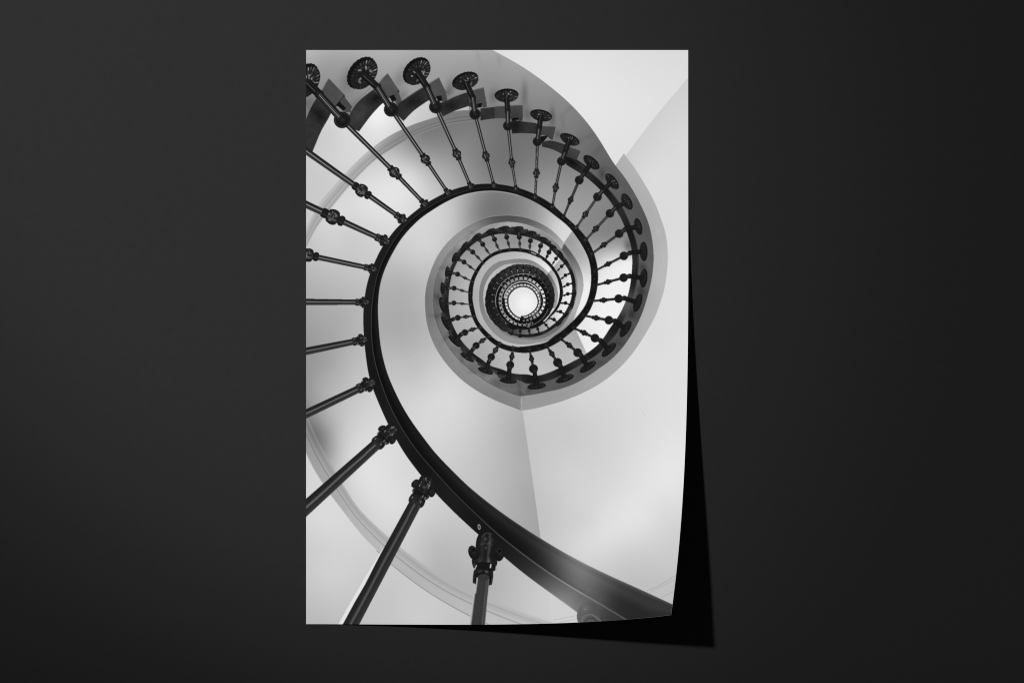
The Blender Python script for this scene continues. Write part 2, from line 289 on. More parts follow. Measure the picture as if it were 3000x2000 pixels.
# ---- soffit of the stair
S1 = .96*fld((Z1,[(200,100,0xac),(400,70,0xb0),(700,100,0xb4),(1000,80,0xac),(1300,100,0xaa),(150,200,0xa0),(330,300,0x98),(700,200,0xa8),(1100,220,0xa4),(1450,250,0x98),(60,100,0xb8),(600,140,0xb0),(820,330,0xa4)]),
  (Z2,[(100,200,0xa2),(300,300,0x9a),(300,450,0x8c),(500,500,0x8a),(600,650,0x80),(750,750,0x70),(850,900,0x68),(950,1050,0x60),(1050,1200,0x5c),(1130,1350,0x58)]),
  (Z5,[(1150,200,0x58),(1190,400,0x5e),(1180,600,0x5a),(1130,850,0x54),(1050,1000,0x50),(900,1250,0x4c)]), (Z7,[(950,430,0x50),(800,600,0x54),(600,800,0x58),(350,980,0x5a),(100,1070,0x58)]),
  (Z6,[(1400,930,0x5a),(1150,950,0x62),(950,900,0x6a),(700,760,0x74),(500,590,0x7c),(330,370,0x78),(230,200,0x72),(190,0,0x68)]),
  (Z4,[(220,850,0x70),(230,650,0x7c),(330,480,0x8c),(450,330,0x98),(600,200,0xa0),(750,130,0xa0),(950,75,0xb2),(1100,75,0xae),(1250,100,0xa2),(1400,160,0x90)]), (Z13,[(600,380,0xa2),(750,460,0x98),(900,600,0x8c),(1040,720,0x84),(1180,900,0x7c),(1300,1130,0x80),(1360,1350,0x8c),(1370,1500,0x8c)]), (Z5,[(320,950,0x80),(270,1080,0x70)]), (Z14,[(390,400,0xc4),(410,560,0xb0),(600,900,0x88),(900,1080,0x80),(1200,1110,0x7c)]))
ribbon(E, SI, 201, 860, S1, ID_SOFFIT)
ribbon(E, lambda p: CC+(E(p)-CC)*.82, 860, 1028, S1, ID_SOFFIT)
# streaks and brush marks of the plaster
rs = np.random.RandomState(4)
for _ in range(90):
    ph = rs.uniform(225, 620); rr = rs.uniform(.15, .9)
    p = E(ph)*(1-rr*.5)+SI(ph)*rr*.5
    blob(p, rs.uniform(8, 30), rs.uniform(3, 9), ph+rs.uniform(-20, 110), rs.uniform(-9, 9), [ID_SOFFIT])
for x, y, l in ((230,330,60),(440,520,50),(30,120,70),(650,740,40),(520,600,60),(-130,90,60)):
    c = Z2((x, y))[0]; blob(c, l*.38*.6, 5, 78, -8, [ID_SOFFIT])
# fascia
FA = 7+fld((Z2,[(990,900,0xaa),(1050,1000,0xaa),(1150,1180,0xa8),(1250,1400,0xaa)]), (Z5,[(1270,200,0xa8),(1310,450,0xb0),(1290,700,0xb2),(1230,900,0xa8),(1150,1100,0xaa),(1000,1350,0xa6)]),
  (Z7,[(1250,50,0xac),(1100,350,0xa8),(900,600,0xa2),(700,800,0x9e),(400,1000,0x9a),(100,1150,0x92)]), (Z6,[(1400,1060,0x92),(1200,1100,0x90)]))
FB = 8+fld((Z6,[(1100,1080,0x7c),(900,1000,0x7c),(700,900,0x80),(500,740,0x82),(300,500,0x80),(150,300,0x78),(110,100,0x70)]), (Z4,[(100,900,0x6c),(130,700,0x74),(230,500,0x84),(400,290,0x8c),(550,160,0x8a),(700,80,0x70),(850,30,0x50),(1050,15,0x44),(1250,20,0x48),(1250,40,0x48)]), (Z13,[(300,160,0x5c),(500,210,0x66),(750,330,0x78),(950,510,0x92),(1080,640,0xa6)]))
FD = 5+fld((Z13,[(1120,690,0x50),(1220,850,0x5c),(1340,1050,0x78),(1420,1250,0x94)]),(Z5,[(390,700,0xa4),(385,850,0xa8),(350,1000,0xae),(300,1130,0xa0),(150,1270,0x88)]), (Z4,[(720,900,0x78),(740,750,0x7c),(800,640,0x84),(900,560,0x84)]), (Z13,[(100,960,0x82),(300,950,0x7c),(500,975,0x84),(680,1090,0x98),(790,1180,0xa8)]), (Z6,[(1500,330,0x90),(1200,390,0x8c),(900,280,0x8a),(750,80,0x80)]))
FE = fld((Z13,[(820,1210,0x60),(900,1350,0x70),(960,1500,0x90)]), (Z12,[(1370,650,0x98),(1370,780,0xa0),(1320,930,0x8a),(1200,1080,0x70)]))
ribbon(F, E, 304.2, 451.4, FA, ID_SOFFIT)
ribbon(F, E, 451.4, 665.7, FB, ID_SOFFIT)
ribbon(F, E, 665.7, 1032.1, FD, ID_SOFFIT)
ribbon(F, E, 1032.1, 1095, FE, ID_SOFFIT)
line(E(np.arange(452, 560, 2.)), 1.6, 0x50, .8)
line(E(np.arange(560, 600, 2.)), 1.2, 0x60, .6)
line(E(np.arange(600, 660, 2.)), 1.5, 0xc4, .55)
line(Z6((1152,1020),(1160,1180)), 1.6, 0xa0, .6)
line(Z13((1133,606),(1076,724)), 2.4, 0x84, 1); line(Z13((836,1172),(788,1222)), 2.0, 0x84, 1)
for _ in range(40):
    ph = rs.uniform(320, 620); p = F(ph)*.5+E(ph)*.5
    blob(p, rs.uniform(8, 25), rs.uniform(2, 5), ph+90, rs.uniform(-4, 4), [ID_SOFFIT])
# ---- gaps between the balusters, looking through to the walls of the stair well
G1 = fld((Z1,[(850,1000,0xd8),(1000,1000,0xba),(750,1100,0xe4),(600,1000,0xda),(400,1150,0xd8),(250,1350,0xd8),(900,780,0x8e),(1100,760,0x84),(1300,700,0x80),(1500,700,0x76),(1150,950,0xa2),(1350,1000,0x8a),(1500,900,0x74),(400,1450,0xcc),(700,850,0xc0),(500,1250,0xe0),(800,1200,0xe0),(1050,1100,0xc0),(150,1500,0xca)]),
  (Z3,[(300,80,0xcc),(700,200,0xca),(300,500,0xb8),(600,500,0xbe),(400,900,0xaa),(200,1000,0xa4),(640,900,0xb4),(300,1400,0xa0),(600,1400,0xb8),(100,600,0xae)]),
  (Z8,[(200,300,0xa4),(600,500,0xc6),(150,650,0x90),(190,850,0x74),(260,960,0x80),(300,700,0xa8),(450,950,0xc0),(700,750,0xd2),(700,1100,0xdc),(900,1350,0xe2),(1100,1300,0xda),(500,1250,0xd0)]),
  (Z9,[(1000,200,0xde),(1300,300,0xce),(1300,550,0xc2),(1450,750,0xb6),(1200,660,0xc8),(700,150,0xda)]), (Z10,[(100,500,0xc8),(300,900,0xbc),(700,1050,0xba),(800,1200,0xc2),(1000,1300,0xcc),(600,1250,0xb8),(900,1400,0xc8)]),
  (Z2,[(50,750,0x70),(200,800,0x74),(400,900,0x7e),(420,1080,0x96),(250,1020,0x84),(550,1050,0x8e),(600,1250,0x9c),(650,1150,0x96),(80,1000,0x78)]))
ribbon(HO, SI, 60, 305.3, G1, ID_WALL)
G1o = fld((Z1,[(250,700,0xd0),(150,900,0xce),(600,560,0xf2),(560,620,0xea),(500,640,0xe0),(700,650,0xde),(200,1000,0xcc),(330,900,0xd6),(100,1150,0xca),(850,560,0xd0),(420,780,0xda),(1150,500,0xc0),(60,700,0xc8)]),
  (Z8,[(100,1400,0xd6)]), (Z9,[(200,300,0xdc),(150,600,0xd0),(300,900,0xd2),(100,1300,0xbc),(900,1100,0xc8),(1200,1300,0xcf),(600,700,0xd2),(450,1200,0xc6)]), (Z10,[(100,1500,0xca)]))
CO = smooth(V([Z1((-20,1500),(45,1395),(140,1215),(300,1030),(480,850),(660,715),(840,625),(1000,570),(1180,515),(1290,505))]))
CI = smooth(V([Z1((-20,1680),(60,1530),(130,1400),(250,1240),(400,1060),(560,900),(720,790),(900,690),(1080,630),(1240,598),(1400,585),(1568,576))]))
fill(V([Z1((-50,1500)), CO, Z1((1290,505),(1290,474),(1180,500),(1090,540),(1010,425),(950,440),(860,505),(790,580),(740,500),(640,440),(610,460),(530,540),(450,655),(400,600),(320,560),(235,530),(160,650),(95,810),(-50,800))]), G1o, ID_WALL)
def cres(P, n):
    P = np.asarray(P); s = np.r_[0, np.cumsum(np.hypot(*np.diff(P, axis=0).T))]; t = np.linspace(0, s[-1], n)
    return np.stack([np.interp(t, s, P[:, 0]), np.interp(t, s, P[:, 1])], 1)
CO2, CI2 = cres(V([CO, Z1((1400,500),(1568,560))]), 90), cres(CI, 90)
tb = lambda u: np.interp(u, [0, .25, .45, .6, .75, 1], [0xaa, 0xae, 0xa8, 0x86, 0x7c, 0x70])
def cornice(u, v, x, y):
    o = tb(u)
    o = o+np.where(v < -.45, 14, 0)*np.clip((.62-u)/.2, 0, 1)+np.where(abs(v-.1) < .05, -26, 0)+np.where(abs(v-.72) < .06, -22, 0)+np.where(v > .86, 12, 0)+np.where(v < -.92, 22, 0)*np.clip((.62-u)/.2, 0, 1)
    return o
strip(CO2, CI2, cornice, ID_CORNICE)
CO3 = cres(smooth(V([Z8((20,980),(65,1100),(150,1270),(250,1430)), Z9((300,60),(500,320),(650,510),(800,660),(920,775),(1100,915),(1300,1060)), Z10((120,1362),(330,1478),(560,1580),(760,1660))])), 90)
CI3 = cres(smooth(V([Z8((20,500),(90,690),(170,870),(260,1050),(370,1250),(480,1420)), Z9((560,170),(720,335),(900,495),(1010,595),(1200,735)), Z10((0,1050),(170,1150),(350,1240),(520,1305),(780,1400),(900,1450),(1150,1530),(1400,1600))])), 90)
CO3, CI3 = gsm(CO3, 3), gsm(CI3, 3)
fill(V([CO3, Z9((2500,1568),(-60,1568)), Z8((-40,980))]), G1o, ID_WALL)
def cornice2(u, v, x, y):
    o = np.interp(u, [0, .15, .3, .45, .6, .8, 1], [0x98, 0xa4, 0xb2, 0xb8, 0xb4, 0xba, 0xc8])
    o = o+np.where((v > -.9) & (v < -.2) & (u > .3), 2, 0)
    for c, w, d in ((.0, .05, -30), (.62, .05, -22), (.78, .03, -12), (-.96, .05, -30*(u > .45)+26*(u < .45))):
        o = o+np.where(abs(v-c) < w, d, 0)
    o = o+np.where((v > .3) & (v < .55), -8, 0)
    return o
strip(CO3, CI3, cornice2, ID_CORNICE_B)
blob(Z8((150,880))[0], 14, 45, -25, -26, [ID_CORNICE_B])
fill(Z10((1145,1235),(1170,1545),(1500,1545),(1500,1450)), lambda x, y: 0xd4+0*x, ID_WALL, .8)
for q in (((1180,1515),(1460,1462)), ((1250,1540),(1460,1495))): line(Z10(*q), 1.2, 0xa8, .7)
# right part of the first turn
GR = fld((Z2,[(800,1150,0x86),(700,1330,0x88),(850,1250,0x84),(900,1400,0x80),(850,1500,0x88),(750,1500,0x8c)]), (Z5,[(480,150,0x88),(600,180,0x8a),(700,300,0x9c),(850,330,0xac),(900,280,0x98),(930,370,0x94),(960,460,0xee),(700,450,0xd4),(620,420,0xb8),(850,500,0xec),(650,650,0xe8),(850,620,0xee),(750,800,0xf1),(900,800,0xf1),(750,1000,0xf1),(620,1050,0xf0),(500,1150,0xec),(700,1170,0xf0),(450,1250,0xe8),(560,1400,0xee)]))
ribbon(HO, SI, 305.3, 399, GR, ID_WALL)
blob(Z5((945,320))[0], 8, 14, -10, -50, [ID_WALL])
G2 = fld((Z7,[(330,520,0xa6),(250,620,0xba),(200,560,0xb0),(150,720,0xb6),(380,640,0xb4),(50,800,0xb8)]), (Z6,[(1450,650,0xc2),(1350,560,0xb6),(1150,650,0xbe),(1180,560,0xba),(950,600,0xb4),(940,680,0xb0),(700,480,0xa6),(780,560,0xac),(570,350,0xaa),(480,190,0xb0)]),
  (Z4,[(450,880,0xac),(500,750,0xb2),(430,720,0xa2),(500,620,0xae),(620,520,0xa4),(700,430,0x9e),(830,340,0x9a),(950,270,0x92),(1080,270,0x90),(1200,290,0x94),(1320,330,0xa2),(1430,350,0xc4),(1400,400,0xd2)]), (Z13,[(800,820,0xd0),(900,900,0xdc),(880,960,0xdc),(980,900,0xdc)]))
ribbon(HO, SI, 387, 671.3, G2, ID_WALL)
fill(Z7((342,400),(352,440),(472,700),(640,640),(760,420),(600,330),(420,300)), GR, ID_WALL)
G3 = fld((Z13,[(1000,980,0xae),(1080,1130,0xb8),(1060,950,0xae),(1170,1250,0xdc)]), (Z5,[(200,620,0xc4),(250,710,0xdc),(240,820,0xec),(230,920,0xec),(190,1030,0xea),(130,1120,0xe2),(60,1200,0xc8)]), (Z12,[(1350,1170,0xd0),(1200,1270,0xb0),(1050,1330,0x92),(900,1380,0x80),(780,1390,0x6c),(620,1380,0x48),(450,1340,0x30),(350,1260,0x26)]))
ribbon(HO, SI, 671.3, 840, G3, ID_WALL)
line(Z7((345,425),(468,690)), 1.2, 0xc0, .5)
def noise(cell, seed):
    r_ = np.random.RandomState(seed); g = r_.uniform(-1, 1, (int(CH/K/cell)+3, int(CW/K/cell)+3))
    cx = (XX-XX[0])/cell; ix = cx.astype(int); fx = cx-ix; fx = fx*fx*(3-2*fx)
    cy = (YY-YY[0])/cell; iy = cy.astype(int); fy = ((cy-iy)**2*(3-2*(cy-iy)))[:, None]
    r_ = g[:, ix]*(1-fx)+g[:, ix+1]*fx
    return (r_[iy]*(1-fy)+r_[iy+1]*fy).astype(np.float32)
NZ = noise(9, 1)*.6+noise(4, 2)*.35+noise(22, 3)*.5
# ---- rails, steps and carriage band
def dk(base, amp=8):
    def f(u, v, x, y): return base+amp*np.sin(x*.07+y*.05)+amp*.6*np.sin(x*.31-y*.23)
    return f
def stringer(u, v, x, y):
    b = 0x22+14*np.exp(-((x-1840)**2+(y-890)**2)/2200.)*3+8*np.sin(u*150)+6*(v > .55)
    return b-8*(abs(v-.5) < .1)
fill(Z2((520,845),(560,850),(625,880),(715,945),(700,1000),(620,968),(545,922)), 0x28+8*NZ, ID_TREAD)
ribbon(SI, SO, 288.5, 838, stringer, ID_TREAD)
ph = np.arange(292, 440, 1.)
line(SO(ph), 1.6, 0x3c, .7)
for k, ph in enumerate(np.arange(452, 690, 9.2)):
    p, q = SI(ph), SO(ph); w = SO(ph+4.6)
    fill(V([q*.45+p*.55, q, w, w*.55+SI(ph+4.6)*.45]), 0x2e+ (k % 3)*5, ID_TREAD)
for z, l in ((Z4, ((262,985),(263,800),(318,615),(405,450),(518,320),(655,215),(815,150),(970,115),(1135,115),(1285,165),(1420,235),(1525,320))), (Z6, ((1015,838),(755,725),(548,570),(402,385),(302,180)))):
    for c in l:
        q = z(c)[0]-CC; a = np.degrees(np.arctan2(q[1], q[0])) % 360+360; a = a if a > 440 else a+360
        w_ = 5.4; p0, p1 = SI(np.array([a+2.2]))[0], SI(np.array([a+2.2+w_]))[0]; o0, o1 = SO(np.array([a+2.2]))[0], SO(np.array([a+2.2+w_]))[0]
        r_ = max(np.hypot(*(o0-CC)), np.hypot(*(o1-CC)))+(2.2 if z is Z4 else 3.2)
        o0 = CC+(o0-CC)/np.hypot(*(o0-CC))*r_; o1 = CC+(o1-CC)/np.hypot(*(o1-CC))*r_
        fill(V([p0*.45+o0*.55, o0, o1, p1*.45+o1*.55]), 0x34, ID_TREAD); line(V([o0, o1]), .9, 0x58, .8)
        line(V([p0*.45+o0*.55, p1*.45+o1*.55]), 1.2, 0x14, .9)
def step(quad, band, brk, hole, lip=None, q=0x52, z=Z1, lt=0x7c):
    b = z(*band)
    d_ = np.diff(np.vstack([b, b[:1]]), axis=0); a_ = np.arctan2(d_[:, 1], d_[:, 0]); n_ = len(b); out = []
    for k in range(n_):                     # round the shallow corners only
        t = abs((a_[k]-a_[k-1]+np.pi) % (2*np.pi)-np.pi)
        if t < .6: p0, p1, p2 = b[k]*.6+b[k-1]*.4, b[k], b[k]*.6+b[(k+1) % n_]*.4; out += [p0*(1-q)**2+2*p1*q*(1-q)+p2*q*q for q in (0, .25, .5, .75, 1)]
        else: out.append(b[k])
    fill(np.array(out), 0x30+6*NZ, ID_TREAD)
    fill(z(*quad), q-10+5*NZ, ID_TREAD)
    line(np.vstack([z(*quad), z(*quad)[:1]]), 1.3, q+0x10, .35)
    if brk: fill(z(*brk), q-14, ID_TREAD)
    if hole: fill(z(*hole), 0x14, ID_TREAD)
    if lip: line(smooth(z(*lip)), 2.6, lt, .8, ID_TREAD)
fill(Z1((335,380),(345,410),(310,450),(275,480),(250,480),(290,400)), 0x2c, ID_TREAD)
step([(218,262),(335,385),(262,478),(148,385)], [(20,640),(60,520),(110,430),(160,380),(250,480),(230,545),(160,660),(95,820),(40,830)], [(335,400),(398,480),(385,520),(340,520),(300,440)], [(300,440),(350,490),(330,512),(275,465)], [(40,575),(80,480),(140,375),(215,265)], 0x54)
fill(Z1((755,345),(760,370),(705,395),(680,410),(635,445),(690,380)), 0x2c, ID_TREAD)
step([(668,222),(752,350),(700,400),(645,440),(555,350)], [(385,520),(450,430),(555,350),(650,440),(620,460),(540,545),(450,668),(385,640),(370,560)], [(750,360),(778,435),(745,470),(700,400)], [(715,385),(737,425),(705,445),(680,400)], [(385,505),(450,415),(550,325),(668,225)], 0x5a)
fill(Z1((1118,365),(1110,380),(1045,400),(1040,430),(995,415),(1040,380)), 0x2c, ID_TREAD)
step([(1060,253),(1115,370),(1055,405),(1000,410),(965,320)], [(745,460),(820,400),(900,352),(965,320),(1010,415),(950,450),(860,515),(790,590),(740,540)], [(1112,370),(1128,430),(1085,442),(1060,395)], [(1040,398),(1080,393),(1087,430),(1055,442)], [(775,435),(860,378),(950,320),(1060,256)], 0x56)
fill(Z1((1425,440),(1390,460),(1360,490),(1290,478),(1290,440)), 0x34, ID_TREAD)
step([(1403,330),(1425,445),(1350,458),(1295,445),(1285,365)], [(1075,450),(1150,415),(1240,380),(1290,365),(1300,470),(1180,510),(1090,555),(1060,500)], [(1388,450),(1425,442),(1428,482),(1395,487)], [(1355,456),(1390,450),(1390,482),(1355,488)], [(1120,430),(1220,378),(1300,355),(1403,332)], 0x54)
step([(0,478),(212,467),(215,560),(128,572),(0,565)], [(-110,492),(0,480),(130,476),(130,572),(0,565),(-110,585)], [(180,560),(212,560),(212,585),(185,590)], [(128,570),(180,562),(182,582),(128,580)], [(-60,474),(60,468),(213,463)], 0x4c, Z2)
step([(365,628),(465,632),(445,720),(350,690)], [(125,575),(180,588),(300,600),(370,628),(360,700),(300,685),(200,680),(130,685)], [(405,705),(447,712),(440,735),(415,720)], [(350,705),(410,700),(365,755),(345,745)], [(215,590),(340,605),(465,632)], 0x4a, Z2, 0x70)
step([(560,780),(655,820),(625,887),(545,855)], [(360,745),(440,735),(560,775),(550,860),(440,802),(360,785)], None, None, [(450,728),(560,765),(655,818)], 0x48, Z2, 0x68)
for z, c, sx, sy, a, d in ((Z1,(140,540),20,12,60,-22),(Z1,(590,405),22,12,-40,-24),(Z1,(860,440),22,12,-30,-18),(Z1,(1160,470),20,10,-20,-16),(Z2,(150,620),14,20,0,-22),(Z2,(590,900),20,8,35,-16),(Z1,(450,540),24,12,-50,10)):
    blob(z(c)[0], sx, sy, a, d, [ID_TREAD])

# handrail
def sheen(x, y):
    q = x*.85+y*.52-2326
    return np.exp(-(q/np.where(q < 0, 112, 84))**2)
def after(x, y): return np.clip((x*.85+y*.52-2350)/60, 0, 1)
def rail_out(u, v, x, y):
    b = 0x1a+3*np.sin(x*.02+y*.013)
    return b+np.where(abs(v+.97) < .06, 20, 0)+sheen(x, y)*(98-14*v)+after(x, y)*26
def rail_in(u, v, x, y):
    out = np.interp(v, [-1, -.8, -.3, .1, .45, .75, .93, 1], [0x12, 0x0e, 0x12, 0x16, 0x1c, 0x16, 0x26, 0x4a])
    far_ = np.clip((y-1250)/250, 0, 1)
    out = out+far_*np.interp(v, [-1, -.2, .5, 1], [5, 5, 12, 14])*(.94+.06*np.sin(v*22+x*.01))
    return out+sheen(x+14*v, y+8*v)*np.interp(v, [-1, -.6, 0, .6, 1], [72, 86, 88, 80, 76])+after(x, y)*np.interp(v, [-1, 0, 1], [24, 14, 20])
ribbon(HO, HG, 60, 262, rail_out, ID_RAIL, .5)
ribbon(HG, HI, 60, 262, rail_in, ID_RAIL, .5)
ribbon(HO, HI, 262, 840, lambda u, v, x, y: 0x16+10*(v < -.7)*(u < .4)+np.where(abs(v-.1) < .12, 10*(u < .12), 0)+3*np.sin(u*300), ID_RAIL)
ph = np.arange(60, 290, .7)
line(HG(ph), np.interp(ph, [60, 90, 110, 200, 290], [5, 4.2, 2.6, 1.6, 1.0]), lambda u, v, x, y: np.interp(u, [0, .06, .14, .2, .4, .8, 1], [0x58, 0x60, 0x50, 0x40, 0x50, 0x46, 0x20])+sheen(x, y)*70, .72, ID_RAIL)
ph = np.arange(262, 312, 1.)
line(HI(ph)+(CC-HI(ph))*.004, 1.2, 0x90, .6)
ph = np.arange(205, 268, 1.)
line(HI(ph)*.996+CC*.004, 1.4, 0xd8, .7)
line(HI(np.arange(560, 640, 2.)), 1.3, 0xc8, .7)
for z, p in ((Z5,(488,352)),(Z5,(556,695)),(Z5,(470,1047)),(Z5,(240,1330)),(Z5,(272,52)),(Z6,(1372,473)),(Z2,(572,1368))):
    fill(ell(z(p)[0], 1.6, 1.6), 0x48)
fill(ell(Z10((431,566))[0], 4.2, 8.0, -8), 0xa8); fill(ell(Z10((431,566))[0], 2.2, 5.4, -8), 0x10)
line(smooth(Z11((750,870),(900,800),(1045,712))), 1.4, 0x98, .8); line(Z11((780,885),(1045,748)), 1.2, 0xa4, .8); line(Z11((900,935),(1020,877)), 1.2, 0x98, .8)

# ---- balusters
BAL = []
nid = [20]
rb = np.random.RandomState(11)
def rodf(hl, base=0x24, seed=0.):
    def f(u, v, x, y):
        o = base+np.interp(v, [-1, -.7, .6, .85, 1], [-10, -4, 4, 12, 24])
        o = o+hl*1.1*np.exp(-((v+.05)/.19)**4)*(.66+.34*np.cos(v*30+.4))+hl*.08*np.exp(-((v-.6)/.2)**2)
        return o
    return f
def seg(a, b, wa, wb, f, i, n=2):
    P = np.linspace(a, b, n+1); w = np.linspace(wa, wb, n+1)
    strip(offs(P, -w/2), offs(P, w/2), f, i)
def ballf(c, r, hl, base=0x18):
    def f(x, y):
        dx = (x-c[0])/r; dy = (y-c[1])/r; d2 = dx*dx+dy*dy
        return base+hl*.45*np.exp(-((dx-.1)**2+(dy-.0)**2)/.10)+14*np.clip(d2-.6, 0, 1)+hl*.5*np.exp(-((dx+.35)**2+(dy+.35)**2)/.03)
    return f
def speck(c, r, n, hi, i, ax=(1, 0)):
    for _ in range(n):
        t = rb.uniform(0, 6.28); q = r*np.sqrt(rb.uniform(0, .75))
        s = r*rb.uniform(.07, .16)
        fill(ell((c[0]+q*np.cos(t), c[1]+q*np.sin(t)), s*1.5, s*.8, rb.uniform(0, 180), 10), hi*rb.uniform(.45, 1)+20, i, .8)
def unit(a, b):
    d = np.subtract(b, a); return d/max(np.hypot(*d), 1e-6)
def turned(c, d, prof, hl, i, spk=0):
    """a turned piece: prof = (distance along d, half width) list"""
    n = np.array([-d[1], d[0]]); t = np.array([q[0] for q in prof], float); w = np.array([q[1] for q in prof], float)
    P_ = smooth(np.stack([t, w], 1), 5); tt, ww = P_[:, 0], np.maximum(P_[:, 1], .2)
    P = c+np.outer(tt, d); uu = np.linspace(0, 1, len(tt)); wn = ww/ww.max()
    def f(u, v, x, y):
        b = np.interp(u, uu, wn)**2
        return 0x14+10*b+hl*.52*b*np.exp(-((v-.30)/.15)**2)+hl*.20*b*np.exp(-((v+.35)/.22)**2)
    strip(P-n*ww[:, None], P+n*ww[:, None], f, i)
def ring(c, d, across, along, i, v=0x16, edge=0x3c):
    a = np.degrees(np.arctan2(d[1], d[0]))
    fill(ell(c, along, across, a), v, i); line(ell(c, along*.96, across*.96, a)[8:34], max(.8, across*.09), edge, .8, i)
def baluster(z, ros, elbow, collar, knot, cap, hl=140, rod=None, zc=None, small=1., zz=None, rcol=None, cs=1.):
    i = nid[0]; nid[0] += 1
    g = lambda p, zq=z: None if p is None else zq(p)[0]
    zz = zz or {}
    C = g(collar, zz.get('collar', z)) if collar else None; Kn = g(knot, zz.get('knot', z)) if knot else None; Cp = g(cap, zz.get('cap', z)); Rs = g(ros[:2], zz.get('ros', z)) if ros else None
    El = g(elbow, zz.get('elbow', z)) if elbow else None
    sc = z((1, 0))[0][0]-z((0, 0))[0][0]
    rc = rcol*sc if rcol else 14
    w = rod if rod else rc*.62
    start = C if C is not None else Kn
    d = unit(start, Cp)
    if C is not None and Kn is not None:
        seg(C, Kn, w*1.02, w*.92, rodf(hl, 0x24), i); seg(Kn, Cp, w*.9, w*.8, rodf(hl, 0x24), i)
    elif C is not None: seg(C, Cp, w, w*.8, rodf(hl), i)
    if Kn is not None:
        r = w*.95*cs; dk_ = unit(start, Cp)
        turned(Kn-dk_*r*1.7, dk_, [(0,w*.5),(r*.15,r*.78),(r*.5,r*.72),(r*.75,r*.85),(r*1.2,r*1.18),(r*1.8,r*1.18),(r*2.3,r*.85),(r*2.45,r*.62),(r*2.8,r*.82),(r*3.1,r*.7),(r*3.3,w*.42)], hl, i)
        if w > 4:
            speck(Kn, r*1.0, 9, min(150, hl), i)
            for q_ in (-.5, .25): line(np.array([Kn-dk_*r*.5+np.array([-dk_[1], dk_[0]])*r*q_, Kn+dk_*r*.6+np.array([-dk_[1], dk_[0]])*r*(q_+.35)]), r*.12, 0x0c, .8, i)
        ring(Kn-dk_*r*1.55, dk_, r*.8, r*.28, i); seg(Kn-dk_*r*3.0, Kn-dk_*r*1.5, w*.92, w*.92, rodf(hl, 0x24), i)
    # cap under the rail
    Cp = Cp+d*w*.35; r = w*.74*cs
    turned(Cp-d*r*1.7, d, [(0,w*.45),(r*.2,r*.78),(r*.8,r*.75),(r*1.1,r*1.05),(r*1.8,r*1.15),(r*2.3,r*.9),(r*2.6,r*.3)], hl*.8, i)
    if w > 4:
        speck(Cp-d*r*.2, r*.8, 6, min(120, hl), i)
        nn = np.array([-d[1], d[0]])
        for sg in (-1, 1): fill(ell(Cp-d*r*.4+nn*sg*r*1.05, r*.42, r*.34), 0x1a, i)
    if C is None: return i
    if Rs is not None:
        a, b, ang = ros[2]*sc, ros[3]*sc, ros[4]
        u = unit(El if El is not None else C, Rs)
        # disc with petals
        sc_ = (1+.018*np.cos(22*np.linspace(0, 2*np.pi, 90, endpoint=False)))[:, None]; Rc = Rs+u*b*(.2 if a > 18 else .1)
        fill(Rc+(ell(Rc, a, b, ang, 90)-Rc)*sc_, 0x14, i)
        r_ = np.radians(ang)
        def pet(x, y):
            px = ((x-Rs[0])*np.cos(r_)+(y-Rs[1])*np.sin(r_))/a; py = (-(x-Rs[0])*np.sin(r_)+(y-Rs[1])*np.cos(r_))/b
            q = np.hypot(px, py); t = np.arctan2(py, px)
            s = np.clip(np.cos((24 if a > 30 else 14)*t+2*q), 0, 1)**1.2*(1 if a > 15 else .5)
            lit = .16+.75*np.clip(((x-Rs[0])*.75-(y-Rs[1])*.65)/a+.25, 0, 1)+.12*np.sin(5*t+Rs[0])**2
            gl = np.clip(np.sin(7.3*t+Rs[1])*np.sin(3.1*t+Rs[0])+.15, 0, 1)
            return 0x1c+min(hl, 130)*s*lit*(.35+1.2*gl)*np.exp(-((q-.78)/.15)**2)+hl*.24*np.exp(-((q-.48)/.08)**2)*(.5+.5*np.cos(11*t))*lit*1.6-6*(q > .93)
        fill(ell(Rs-u*b*.05+np.array([a, -a])*.02, a*.93, b*.90, ang), pet, i)
        if a > 12: speck(Rs-u*b*.05, b*.8, 10, min(150, hl*1.1), i)
        e = El if El is not None else (C+Rs)/2
        arm = lambda q, x_: (lambda u_, v, x, y: q+hl*.30*np.exp(-((v-x_)/.16)**2)+hl*.10*np.exp(-((v+.5)/.15)**2))
        th_ = 1.8 if a > 8*1.3 else 2.1; seg(Rs, e, w*th_, w*th_*.95, arm(0x15, .2), i)
        fill(ell(e, w*th_*.54, w*th_*.54), ballf(e, w*th_*.55, hl*.4, 0x18), i)
        # fluted sleeve
        def flute(u_, v, x, y): return 0x1c+hl*.85*np.exp(-((v-.12)/.10)**2)+hl*.5*np.exp(-((v+.28)/.07)**2)+hl*.25*np.exp(-((v-.55)/.08)**2)
        fill(ell(C, rc, rc), ballf(C, rc, hl*.35, 0x15), i)
        line(ell(C, rc*.8, rc*.8, 0, 30), rc*.10, 0x30, .8)
        seg(e, C, w*1.55, w*1.6, flute, i)
        fill(ell(C, w*.80, w*.80), ballf(C, w*.8, hl*.3, 0x1c), i)
    else:
        fill(ell(C, rc, rc), ballf(C, rc, hl*.5, 0x15), i)
    return i
